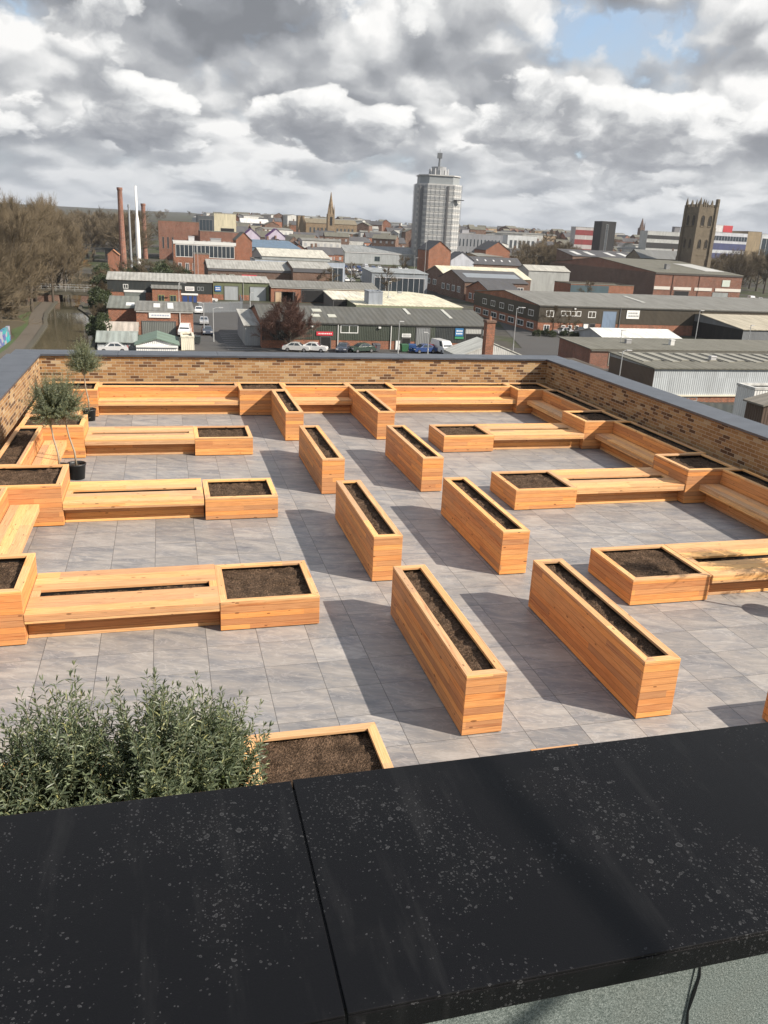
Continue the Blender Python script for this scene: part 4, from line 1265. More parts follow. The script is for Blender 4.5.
def tower_block():
    Y = 420; A = at(421, 232, Y); B = at(463, 234, Y)
    cx = (A.x + B.x) / 2; w = (B.x - A.x) * 1.0
    zg = gh(cx, Y) - .5; h = at(438, 183.5, Y).z - zg
    t = thing('tower_block', 'tall pale grey office tower wrapped in scaffold with a mast on top', 'tower block', (cx, Y + 12, zg), None, rad(-8))
    hw, c, hd = w / 2, w * .20, 10
    ring = [(-hw + c, -hd), (hw - c, -hd), (hw, -hd + c), (hw, hd - c), (hw - c, hd), (-hw + c, hd), (-hw, hd - c), (-hw, -hd + c)]

    def prism(mb, s, z0, z1):
        P = [(x * s, y * s) for x, y in ring]
        for i in range(8):
            (a, b), (d, e) = P[i], P[(i + 1) % 8]
            L = math.hypot(d - a, e - b)
            mb.face([(a, b, z0), (d, e, z0), (d, e, z1), (a, b, z1)], [(0, z0), (L, z0), (L, z1), (0, z1)])
        mb.face([(x, y, z1) for x, y in P]); mb.face([(x, y, z0) for x, y in P][::-1])
    cm = mat('concrete', plain, 'pale_concrete', (.46, .46, .45), .85, 0., .2, .2)
    m = MB(); prism(m, 1, 0, h); m.build('wall', cm, t)
    n = 15
    for k in range(n):
        z = h * (k + .25) / n
        m = MB(); prism(m, 1.004, z, z + h / n * .52)
        m.build('window_band', mat('twglass', plain, 'hazy_glass', (.28, .29, .295), .3, 0., .35, .25), t)
        m = MB(); prism(m, 1.02, z - .28, z - .08); m.build('floor_ledge', mat('ledge', plain, 'white_ledge', (.52, .52, .50), .8), t)
    m = MB()
    for i in range(8):
        (a, b), (d, e) = ring[i], ring[(i + 1) % 8]
        k = 6 if i % 2 == 0 else 3
        for j in range(k + 1):
            x, y = a + (d - a) * j / k, b + (e - b) * j / k
            m.tube([(x * 1.035, y * 1.035, 0), (x * 1.035, y * 1.035, h * 1.0)], [.07, .07], 4)
    m.build('scaffold', pal((.34, .345, .35)), t)
    m = MB(); m.box(-hw + c * .15, -hw + c * .75, -hd - .3 + c * .45, -hd + c * .95, 0, h * .97); m.build('stair_shaft', pal((.14, .145, .15)), t)
    m = MB(); m.box(hw * .28, hw * .36, -hd - .5, -hd + .2, 0, h * .98); m.build('hoist_track', pal((.10, .10, .105)), t)
    m = MB(); m.box(hw * .62, hw * 1.06, -hd - .9, -hd + c * .4, h * .82, h * .828); m.build('cradle', pal((.05, .05, .055)), t)
    m = MB(); prism(m, .90, h + .002, h + 3.8); m.build('crown_storey', pal((.24, .26, .27)), t)
    m = MB(); prism(m, .95, h + 3.802, h + 4.3); m.build('roof', cm, t)
    m = MB(); m.lathe([(hw * .42, 0), (hw * .42, 2.4), (hw * .34, 2.5), (hw * .34, 4.2), (0, 4.2)], 20, (0, 0, h + 4.3)); m.build('roof_drum', pal((.26, .27, .28)), t)
    m = MB()
    for j in range(12):
        an = j * 6.283 / 12
        m.box(hw * .44 * math.cos(an) - .2, hw * .44 * math.cos(an) + .2, hw * .44 * math.sin(an) - .2, hw * .44 * math.sin(an) + .2, h + 4.3, h + 7.6)
    m.build('drum_frame', pal((.5, .5, .5)), t)
    m = MB(); m.tube([(0, 0, h + 8.4), (0, 0, h + 15)], [.55, .4], 8); m.box(-1.2, 1.2, -.6, .6, h + 12.6, h + 15.2); m.tube([(0, 0, h + 15), (0, 0, h + 17)], [.12, .1], 5); m.build('mast', pal((.12, .13, .14)), t)


tower_block()
# --- middle distance, left
bld('office_block', 'two storey office block with long white window frames behind the left trees', 173, 334, 236, 334, 241.5, 20, 'flat', 0, 'orange', (.40, .40, .40),
    [('glazing', .04, .97, .55, .92, WH, 14), ('L_windows', .05, .95, .5, .9, (.4, .4, .4), 4, .2), ('windows', .04, .96, .12, .36, WH, 8, .5), ('cornice', 0, 1, .94, 1.04, (.62, .62, .60))])
bld('brick_wing', 'plain tall brick wing under the white framed office block', 194, 312, 209, 312, 254, 10, 'flat', 0, 'orange', GREY_R)
bld('mill', 'broad windowless red brick mill beside the chimneys', 158, 430, 199, 430, 220.5, 30, 'flat', 0, 'red', OLIVE_R, [('windows', .05, .4, .3, .6, (.2, .15, .12), 3, .6)])
bld('dark_block', 'square dark glass block left of the cream theatre', 197.5, 500, 214, 500, 215.5, 20, 'flat', 0, (.07, .08, .09), (.2, .2, .2), [('glazing', .1, .9, .2, .9, (.2, .2, .2), 4)])
bld('theatre', 'cream theatre with a dark recessed front', 214, 500, 236, 500, 213.5, 26, 'flat', 0, (.58, .53, .38), (.5, .47, .36), [('opening', .3, .9, .1, .62)])
bld('white_block', 'stepped white building on the far slope left of the spire', 241, 640, 269, 640, 222.5, 20, 'gablex', 3, (.62, .63, .63), (.6, .6, .58))
bld('brick_block', 'red brick block with flat roof in front of the cream theatre', 200, 410, 243, 410, 231, 18, 'flat', 0, 'red', GREY_R, [('windows', .03, .97, .3, .7, WH, 8, .5), ('windows', .03, .5, .05, .25, (.1, .1, .1), 4, .4)])
bld('brick_block', 'orange brick gable building right of the white framed offices', 236, 345, 252, 345, 240, 15, 'gabley', 3, 'orange', OLIVE_R)
bld('retail_shed', 'wide low retail shed with a blue roof', 247, 372, 301, 372, 247, 40, 'mono', 2.5, (.10, .15, .20), (.12, .18, .25))
for u, w_, c in ((243, 9, 'left of the pair'), (268, 9, 'right of the pair')):
    bld('marquee', 'purple peaked market roof on the blue shed, %s' % c, u, 430, u + w_ * 1.9, 430, 236, 12, 'gabley', 3.5, (.5, .45, .55), (.16, .05, .19))
bld('warehouse', 'broad pale cream roofed warehouse in front of the blue retail shed', 262, 298, 330, 298, 256, 34, 'gablex', 2.2, (.30, .32, .32), (.52, .50, .43), [('windows', .05, .7, .25, .7, (.4, .42, .44), 7, .3)])
bld('showroom', 'pale blue car showroom with glazed front and flat roof', 255, 288, 345, 288, 259.5, 16, 'flat', 0, (.36, .41, .48), GREY_R, [('glazing', .02, .40, .1, .8, (.5, .52, .55), 8), ('glazing', .62, .98, .1, .8, (.5, .52, .55), 6), ('sign', .45, .56, .55, .8, WH, (.25, .3, .4), 1)])
bld('warehouse', 'long grey warehouse with a low gable, behind the car lot', 345, 430, 428, 430, 251.5, 26, 'gablex', 3.0, (.34, .36, .37), (.24, .25, .25), [('windows', .35, .42, .3, .7, (.1, .15, .12), 1, .1), ('cornice', 0, 1, .93, 1.0, (.5, .5, .5))])
bld('showroom', 'low glass fronted garage with grey roof beside the car lot', 372, 262, 428, 262, 272.5, 14, 'mono', .8, (.26, .29, .32), (.27, .29, .30), [('glazing', .05, .95, .1, .8, (.5, .5, .52), 9)])
bld('brick_block', 'tall plain brick gable block behind the cream roofed works', 429, 300, 451, 300, 250, 14, 'gabley', 3.2, 'orange', 'slate')
bld('white_shed', 'white gabled shed with a long slate roof behind the cream roofed works', 451, 318, 474, 318, 260, 10, 'gabley', 3.0, (.48, .51, .56), 'slate', [('windows', .65, .85, .2, .5, (.3, .3, .3), 1, .2)])
bld('terrace_row', 'long low brick row with slate roof and white roof windows', 474, 318, 522, 318, 264, 12, 'gablex', 2.6, 'brown', 'slate', [('windows', .03, .97, .1, .6, WH, 9, .5)] + [('T_rooflight', .1 + .17 * i, .13 + .17 * i, .4, .6, (.5, .5, .5)) for i in range(5)])
bld('offices', 'long grey three storey offices right of the office tower', 450, 440, 503, 440, 233, 22, 'flat', 0, (.22, .23, .25), (.3, .3, .3), [('windows', .03, .97, .62, .86, (.35, .36, .38), 14, .5), ('windows', .03, .97, .25, .48, (.35, .36, .38), 14, .5)])
bld('brick_block', 'orange brick gable beside the bare trees', 486, 395, 510, 395, 250, 16, 'gabley', 4, 'orange', 'slate')
bld('white_block', 'white flat roofed block left of the bare tree clump', 508, 520, 537, 520, 235, 22, 'flat', 0, (.50, .52, .53), GREY_R, [('windows', .05, .95, .4, .8, (.3, .3, .3), 6, .4)])
bld('shed', 'white low shed with mottled roof under the bare tree clump', 529, 300, 570, 300, 270.5, 12, 'gablex', 1.8, (.36, .37, .36), (.40, .39, .35))
bld('brick_tower_block', 'near black square tower block on the skyline', 602.5, 430, 616.5, 430, 221.5, 9, 'flat', 0, (.022, .023, .026), (.05, .05, .05), [('windows', .3, .5, .2, .95, (.3, .3, .3), 1, .2)])
bld('offices', 'long office block striped red and white beside the black tower block', 576, 452, 600, 452, 227, 6, 'flat', 0, (.42, .40, .40), GREY_R, [('band', 0, 1, .82, .94, (.22, .04, .045)), ('band', 0, 1, .60, .72, (.22, .04, .045)), ('band', 0, 1, .38, .5, (.22, .04, .045)), ('band', 0, 1, .15, .27, (.22, .04, .045))])
bld('car_park', 'tiered concrete car park with dark open decks left of the church tower', 648, 490, 690, 490, 231, 9, 'flat', 0, (.42, .43, .42), (.45, .45, .44), [('band', 0, 1, .80, .90, (.03, .03, .032)), ('band', 0, 1, .55, .70, (.03, .03, .032)), ('band', 0, .5, .3, .42, (.2, .1, .06)), ('band', .5, 1, .3, .42, (.03, .03, .03))])
bld('offices', 'office block striped blue and white right of the church tower', 714, 470, 748, 470, 232, 8, 'flat', 0, (.50, .52, .56), GREY_R, [('glazing', 0, 1, .80, .92, (.5, .5, .55), 12), ('band', 0, 1, .58, .74, (.06, .07, .16)), ('band', 0, 1, .36, .50, (.06, .07, .16)), ('band', 0, 1, .1, .28, (.06, .07, .16))])
bld('offices', 'sand coloured stair block joined to the striped offices', 748.5, 470, 762, 470, 231.5, 18, 'flat', 0, (.27, .21, .13), GREY_R)
bld('offices', 'pale blue glazed offices at the right edge of the skyline', 762.5, 475, 800, 475, 234, 18, 'flat', 0, (.50, .53, .56), GREY_R, [('glazing', .02, .98, .2, .9, WH, 8)])
bld('plant_room', 'white and red rooftop plant room behind the church tower', 716, 480, 733, 480, 225, 10, 'flat', 0, (.62, .62, .62), (.5, .5, .5), [('sign', .45, 1., .1, 1., (.42, .04, .05))], cat='plant room')
bld('brick_hut', 'small orange brick house by the canal beyond the pale roofed unit', 107.5, 296, 119, 296, 254.5, 5, 'gabley', 1.5, 'orange', (.36, .17, .09))
bld('stone_hall', 'ochre stone hall and turret beside the spire', 306, 620, 357, 620, 222.5, 16, 'gablex', 3, 'ochre', (.20, .17, .12), [('windows', .05, .95, .45, .75, (.2, .18, .15), 12, .5)])
bld('stone_turret', 'square ochre stone turret left of the spire', 298, 615, 304.5, 615, 215.5, 8, 'flat', 0, 'ochre', 'slate')


def spire(label, u, Y, vtop, vsh, vb, ru, c):
    b = at(u, vb, Y); zt, zs = at(u, vtop, Y).z, at(u, vsh, Y).z
    r = (at(u + ru, vb, Y) - b).length
    zg = gh(b.x, Y) - .3
    t = thing('church_spire', label, 'spire', (b.x, Y + r, zg))
    st = wallmat(c)
    m = MB(); m.box(-r, r, -r, r, 0, zs - zg); m.build('belfry', st, t)
    m = MB(); m.lathe([(r * .98, 0), (r * .08, zt - zs)], 8, (0, 0, zs - zg)); m.build('spire', st, t)
    for s in (-1, 1):
        m = MB(); m.lathe([(r * .22, 0), (r * .2, r), (.02, r * 2.6)], 5, (s * r * .8, -r * .8, zs - zg)); m.build('pinnacle', st, t)
    m = MB(); m.box(-r * .35, r * .35, -r - .05, -r - .001, (zs - zg) * .6, (zs - zg) * .9); m.build('window', M_DARK, t)


spire('tall slender ochre church spire on the skyline', 331, 600, 192, 214, 228, 3.4, 'ochre')
spire('small dark far off church spire left of the church tower', 642, 800, 218, 228, 234, 2.2, 'dark')


def chimney(label, u, Y, vtop, r0, r1, m_, bands=True, name='chimney'):
    b = at(u, 250, Y); zt = at(u, vtop, Y).z
    zg = gh(b.x, Y) - .3
    t = thing(name, label, 'chimney', (at(u, vtop, Y).x, Y, zg))
    h = zt - zg
    m = MB(); m.lathe([(r1 * 1.1, 0), (r1 * 1.1, h * .12), (r1, h * .13), (r0, h)], 16); m.build('shaft', m_, t, smooth=True)
    m = MB(); m.lathe([(r0 * 1.02, 0), (r0 * 1.22, .3), (r0 * 1.22, 1.1), (r0 * .8, 1.1), (r0 * .8, .2)], 16, (0, 0, h - .9)); m.build('cap', m_, t)


chimney('tall tapering brick factory chimney, left of the white stack', 119.5, 350, 188, .88, 1.25, mat('br_red', brick_far, 'b', BR['red']))
chimney('thin grey steel flue between the brick chimney and the white stack', 128.5, 350, 205, .36, .45, pal((.26, .28, .30)))
chimney('shorter brick chimney right of the white stack', 143, 430, 204, .95, 1.15, mat('br_red', brick_far, 'b', BR['red']))
t = thing('steel_stack', 'tall white steel stack stepping wider near its foot', 'chimney', (at(137, 220, 320).x, 320, gh(-5, 320) - .3))
zt = at(137, 186, 320).z - t.location.z; zk = at(137, 222, 320).z - t.location.z
m = MB(); m.lathe([(.8, 0), (.8, zk * .6), (.72, zk), (.42, zk + 2.4)], 14); m.build('base_drum', M_WHITE, t, smooth=True)
m = MB(); m.lathe([(.42, zk), (.36, zt), (.2, zt)], 14); m.build('shaft', M_WHITE, t, smooth=True)
b = at(487, 356, 107)
t = thing('brick_chimney', 'square brick chimney stack rising through the glazed roof', 'chimney', (b.x, 107, G))
hh = at(487.5, 320, 107).z - G
m = MB(); m.box(-.6, .6, -.6, .6, 0, hh - .3); m.build('shaft', wallmat('orange'), t)
m = MB(); m.box(-.72, .72, -.72, .72, hh - .299, hh); m.build('cap', wallmat('brown'), t)
m = MB(); m.lathe([(.2, 0), (.17, .5), (.13, .5), (.13, .1)], 8, (0, 0, hh)); m.build('pot', pal((.3, .15, .09)), t)

# ------------------------------------------------------------------ trees
M_TW = twig_mat('winter_twigs', (.105, .082, .052), (.165, .13, .085))
M_TW_OR = twig_mat('orange_willow_twigs', (.22, .12, .04), (.26, .15, .05))
M_TW_RED = twig_mat('reddish_twigs', (.12, .07, .055), (.16, .09, .07))
M_TRUNK = plain('tree_bark', (.075, .062, .048), .95, var=.3, sc_=2)
M_EVER = leaf_mat('evergreen_leaf', (.018, .028, .012), (.045, .060, .024), .1)


def bare_tree(H, spread, base_frac, nlimb, form='broad', stems=1, tw=.022, dens=1.0, ivy=0):
    """returns trunk mesh builder and crown mesh builder of a leafless tree of height H"""
    tr, cr, iv = MB(), MB(), MB()

    def twigs(p, d, L, n):
        for _ in range(n):
            dd = (d + rv() * .85 + Vector((0, 0, .25))).normalized()
            l = L * R.uniform(.5, 1.1)
            q = p + dd * l * .5 + rv() * l * .06
            e = q + (dd + rv() * .45 + Vector((0, 0, .12))).normalized() * l * .5
            cr.tube([p, q, e], [tw, tw * .75, tw * .35], 3, cap=False)
            for k in range(2):
                s = p.lerp(q, R.uniform(.3, 1)) if k else q.lerp(e, R.uniform(0, .6))
                f = s + (dd + rv() * .95).normalized() * l * R.uniform(.25, .5)
                cr.tube([s, f], [tw * .6, tw * .3], 3, cap=False)

    def branch(p, d, L, r, lev):
        n = 4; pts = [p]; q = p; dd = d.normalized()
        upf = .10 if form == 'broad' else .22
        for i in range(n):
            dd = (dd + rv() * .22 + Vector((0, 0, upf * .5))).normalized()
            q = q + dd * L / n; pts.append(q)
        (tr if lev < 2 else cr).tube(pts, [r * (1 - .17 * i) for i in range(n + 1)], 5 if lev < 2 else 3, cap=False)
        if lev >= 3 or L < H * .05:
            for k in (1, 2, 3, 4): twigs(pts[k], dd, L * 1.0, int(3 * dens) + (R.random() < (3 * dens) % 1))
            return
        for k in range({0: 6, 1: 5, 2: 4}[lev]):
            f = R.uniform(.25, 1)
            i = min(n - 1, int(f * n)); s = pts[i].lerp(pts[i + 1], f * n - i)
            a = (dd + rv() * (.95 if form == 'broad' else .5) + Vector((0, 0, .12 if form == 'broad' else .7))).normalized()
            branch(s, a, L * R.uniform(.45, .68), r * .5, lev + 1)
        twigs(pts[-1], dd, L * .35, int(4 * dens))
    for s_ in range(stems):
        b = Vector((R.uniform(-.5, .5), R.uniform(-.5, .5), 0)) * (stems > 1) * 1.2
        lean = rv() * (.05 if stems == 1 else .35); lean.z = 0
        hb = H * (base_frac + .35) if form == 'broad' else H * .85
        pts = [b + (Vector((0, 0, 1)) + lean * f) * hb * f + rv() * .1 * f for f in (0, .25, .5, .75, 1)]
        r0 = H * .017 / (stems ** .4)
        tr.tube(pts, [r0 * 1.25, r0, r0 * .8, r0 * .6, r0 * .35], 7, cap=False)
        for k in range(max(3, nlimb // stems)):
            f = R.uniform(base_frac, 1) if form != 'broad' else base_frac + (1 - base_frac) * (k + .5) / max(3, nlimb // stems)
            i = min(3, int(f * 4)); p = pts[i].lerp(pts[i + 1], f * 4 - i)
            an = k * 2.4 + R.uniform(-.4, .4)
            if form == 'broad':
                el = R.uniform(.25, 1.0) + .5 * (f > .8)
                L = spread * R.uniform(.6, 1) * (1.1 - .35 * f)
            else:
                el = R.uniform(.75, 1.2); L = spread * R.uniform(.55, .95) * (1.1 - .55 * f)
            branch(p, Vector((math.cos(an) * math.cos(el), math.sin(an) * math.cos(el), math.sin(el))), L, r0 * .42, 1 if form != 'broad' else 0 if dens > 1.4 else 1)
        twigs(pts[-1], Vector((0, 0, 1)), H * .08, 6)
    if ivy:
        for k in range(ivy):
            f = R.random() * .6; a = R.uniform(0, 6.28); rr = H * .05 * R.uniform(.4, 1)
            leaf(iv, Vector((math.cos(a) * rr, math.sin(a) * rr, H * f)), rv(), rv(), .5, .16)
    return tr, cr, iv


def bush(r, h, n, ll):
    tr, cr = MB(), MB()
    for k in range(9):
        a = R.uniform(0, 6.28); e = R.uniform(.6, 1.4)
        tr.tube([(0, 0, 0), (math.cos(a) * r * .5, math.sin(a) * r * .5, h * .6 * math.sin(e))], [.09, .03], 4, cap=False)
    cl = [(Vector((R.uniform(-.7, .7) * r, R.uniform(-.7, .7) * r, h * R.uniform(.2, .85))), R.uniform(.28, .5) * min(r, h)) for _ in range(13)]
    for k in range(n):
        c, rr = R.choice(cl)
        v = rv(); v = v.normalized() * rr * (.55 + .45 * R.random())
        p = c + v
        if p.z < .05: p.z = .05
        leaf(cr, p, v.normalized() + rv() * .9, rv(), ll * R.uniform(.6, 1.2), ll * .22)
    return tr, cr


KIND = {}


def kind_mesh(k):
    if k in KIND: return KIND[k]
    if k == 'broad_a': tr, cr, iv = bare_tree(15, 5.6, .22, 11, dens=1.0)
    elif k == 'broad_b': tr, cr, iv = bare_tree(15, 6.4, .18, 12, dens=1.0)
    elif k == 'broad_c': tr, cr, iv = bare_tree(15, 5.0, .28, 10, dens=1.1)
    elif k == 'tall': tr, cr, iv = bare_tree(26, 8.2, .12, 26, dens=1.2)
    elif k == 'scrub': tr, cr, iv = bare_tree(6, 2.6, .05, 16, 'broad', 4, .018, 1.0)
    elif k == 'street': tr, cr, iv = bare_tree(9, 4.2, .10, 22, 'broad', 3, .02, 1.3)
    elif k == 'ever': tr, cr = bush(3, 5, 2600, .55)
    elif k == 'thin': tr, cr, iv = bare_tree(9, 2.6, .3, 7, 'broad', 1, .018, .7)
    KIND[k] = (tr, cr); return KIND[k]


MESH_T = {}


def tree(kind, label, x, y, h, twm, group, z=None, sx=1., cat='tree', name='bare_tree'):
    tr, cr = kind_mesh(kind)
    base = {'tall': 26, 'scrub': 6, 'street': 9, 'ever': 5, 'thin': 9}.get(kind, 15)
    s = h / base
    t = thing(name, label, cat, (x, y, gh(x, y) - .1 if z is None else z), group, R.uniform(0, 6.28))
    t.scale = (s * sx, s * sx, s)
    for part, mb, m_ in (('trunk', tr, M_TRUNK), ('crown', cr, twm)):
        key = (kind, part, m_.name)
        if key not in MESH_T: MESH_T[key] = mb.mesh(part, m_)
        o = bpy.data.objects.new(part, MESH_T[key]); COL.objects.link(o); o.parent = t
    return t


GTW = 'leafless trees crowding the canal bank'
LB = ['leafless grey brown tree in the wood left of the canal', 'leafless tree in the wood left of the canal, towards the towpath', 'leafless tree deep in the wood left of the canal']
Rs = random.Random(21)
for i in range(64):
    y = 128 + 250 * (i / 63) ** 1.25
    xl = lerp_tab(canalL, y) - 4.6
    x = xl - abs(Rs.gauss(0, 1)) * 11 - (0 if i % 3 else 2)
    if y < 165: x = min(x, xl - 3)
    h = Rs.uniform(13.5, 18) * (1 + .25 * sm(170, 380, y)) * (.85 if x > xl - 4 else 1)
    tree(('broad_a', 'broad_b', 'broad_c')[i % 3], LB[2 if x < xl - 12 else 1 if x > xl - 4 else 0], x, y, h, M_TW, GTW, sx=1.15)
for i in range(16):
    y = 126 + 9 * i + Rs.uniform(-3, 3)
    x = lerp_tab(canalL, y) - 5.4 - Rs.uniform(.5, 5)
    tree('scrub', 'low leafless scrub at the edge of the wood beside the towpath', x, y, Rs.uniform(3, 6.5), M_TW, 'scrub along the towpath', name='scrub_bush', cat='bush')
for u, v, Y, sx, l in ((35, 169, 232, .46, 'left hand of two tall narrow poplars above the canal wood'), (49, 168, 226, .52, 'right hand of two tall narrow poplars above the canal wood')):
    p = at(u, v, Y); tree('tall', l, p.x, Y, p.z - gh(p.x, Y), M_TW, 'pair of tall poplars', sx=sx * 1.15, name='poplar_tree')
for i, (u, v, Y) in enumerate([(8, 193, 190), (22, 197, 182), (-20, 190, 195), (-4, 191, 215), (14, 192, 225), (26, 196, 212), (58, 203, 222), (64, 211, 224), (-8, 196, 200), (28, 206, 205), (46, 212, 204), (44, 203, 240), (14, 196, 235), (2, 203, 170)]):
    p = at(u, v, Y); tree(('broad_a', 'broad_b', 'broad_c')[i % 3], 'tall leafless tree around the foot of the two poplars', p.x, Y, p.z - gh(p.x, Y), M_TW, 'tall trees around the poplars', sx=.76)
p = at(68, 222, 215); tree('broad_b', 'broad rounded bare tree at the right end of the canal wood, below the poplars', p.x - 5.5, 214, 20, M_TW, None, sx=.85)
p = at(77, 243, 285); tree('broad_c', 'small orange twigged willow beside the far footbridge', p.x, 285, p.z - gh(p.x, 285), M_TW_OR, None, name='willow_tree')
for i in range(44):
    Y = 380 + i * 11; u = Rs.uniform(48, 132) - (14 if i % 4 == 0 else 0)
    p = at(u, 205 + Rs.uniform(2, 13), Y)
    tree('broad_b' if i % 2 else 'broad_c', 'dark leafless tree in the distant belt behind the factory chimneys', p.x, Y, max(9, min(24, p.z - gh(p.x, Y))), M_TW, 'distant tree belt beyond the canal', sx=1.25)
for i in range(26):
    Y = 250 + i * 10; u = Rs.uniform(-50, 34); p = at(u, 192 + Rs.uniform(0, 14) + (8 if u < 0 else 0), Y)
    tree(('broad_a', 'broad_b', 'broad_c')[i % 3], 'tall leafless tree on the skyline left of the poplars', p.x, Y, max(12, min(27, p.z - gh(p.x, Y))), M_TW, 'skyline trees left of the poplars', sx=1.1)
# right bank, behind the pale roofed unit, in the middle distance
for i, (u, Y, h) in enumerate([(94, 138, 4.2), (97, 150, 4), (99, 163, 4.5), (101, 178, 5), (101, 192, 5.2), (103, 207, 5.5), (103, 222, 5.5), (104, 238, 5.4), (104, 252, 6), (105, 268, 6), (106, 284, 6)]):
    x = max(at(u, 300, Y).x, lerp_tab(canalR, Y) + 1.0)
    if i % 3 == 2: tree('scrub', 'brown leafless scrub on the right bank of the canal', x, Y, h, M_TW, 'bushes on the right canal bank', name='scrub_bush', cat='bush', sx=1.1)
    else: tree('ever', 'dark ivy green bush on the right bank of the canal', x, Y, h * .9, M_EVER, 'bushes on the right canal bank', name='evergreen_bush', cat='bush', sx=.8)
for i, (u, Y, h) in enumerate([(121, 262, 6.5), (131, 270, 7), (141, 258, 7), (150, 268, 8), (159, 262, 8.5), (168, 272, 8), (177, 262, 8), (185, 274, 7), (125, 286, 7), (140, 292, 8), (163, 290, 8)]):
    p = at(u, 270, Y)
    if i % 3 == 1: tree('ever', 'dark evergreen clump behind the pale roofed unit', p.x, Y, h * .8, M_EVER, 'greenery behind the pale roofed unit', name='evergreen_bush', cat='bush')
    else: tree('broad_c', 'bare tree behind the pale roofed unit', p.x, Y, h, M_TW, 'greenery behind the pale roofed unit', sx=1.2)
p = at(283, 350, 139); tree('street', 'broad many stemmed reddish bare tree in front of the dark clad unit', p.x, 131, 8.9, M_TW_RED, None, name='bare_tree', sx=1.0)
for i in range(17):
    Y = 352 + 6 * i; u = 522 + (i * 37 % 52); p = at(u, 237 + Rs.uniform(0, 8), Y)
    tree(('broad_a', 'broad_b', 'broad_c')[i % 3], 'big grey leafless tree in the clump left of the black tower block', p.x, Y, max(9, p.z - gh(p.x, Y)), M_TW, 'leafless trees left of the black tower block', sx=1.1)
for i in range(16):
    Y = 318 + 7 * i; u = 714 + (i * 29 % 66); p = at(u, 249 + Rs.uniform(-2, 6), Y)
    tree(('broad_a', 'broad_b', 'broad_c')[i % 3], 'dark leafless tree on the slope right of the church tower', p.x, Y, max(8, p.z - gh(p.x, Y)), M_TW, 'leafless trees right of the church tower', sx=1.2)
for i, (u, v, Y) in enumerate([(237, 262, 285), (330, 262, 255), (352, 258, 300), (212, 258, 300), (388, 262, 252), (556, 300, 160), (572, 305, 159), (404, 250, 310), (590, 276, 245)]):
    p = at(u, v, Y)
    tree('thin', ['slim bare tree by the pale roofed units', 'slim bare tree in the car lot', 'slim bare tree in front of the grey warehouse', 'slim bare tree by the white framed offices', 'slim bare tree beside the glass fronted garage',
                  'slim bare tree on the verge of the brown factory, left one', 'slim bare tree on the verge of the brown factory, right one', 'slim bare tree behind the car lot', 'slim bare tree beside the blue and brick yard building'][i], p.x, Y, max(5, p.z - gh(p.x, Y)), M_TW, None)
for i, (u, Y) in enumerate([(545, 158), (553, 156), (563, 157), (572, 154), (536, 157), (580, 153)]):
    p = at(u, 336, Y); tree('ever', 'low green shrub on the verge of the brown factory', p.x, Y, 1.5, M_EVER, 'shrubs on the factory verge', name='shrub', cat='bush')

# ------------------------------------------------------------------ vehicles
CAR_T = {}
M_TYRE = plain('tyre', (.015, .015, .015), .8)
M_RIM2 = plain('wheel_rim', (.35, .35, .36), .35, .8)
M_LAMP = plain('head_lamp', (.6, .6, .6), .2)
M_TAIL = plain('tail_lamp', (.35, .02, .02), .3)


def paint(c):
    if ('car', c) not in PAL:
        N = NT('car_paint'); N.set(Base_Color=c, Roughness=.25, Specular_IOR_Level=.6, Coat_Weight=.5); PAL[('car', c)] = N.m
    return PAL[('car', c)]


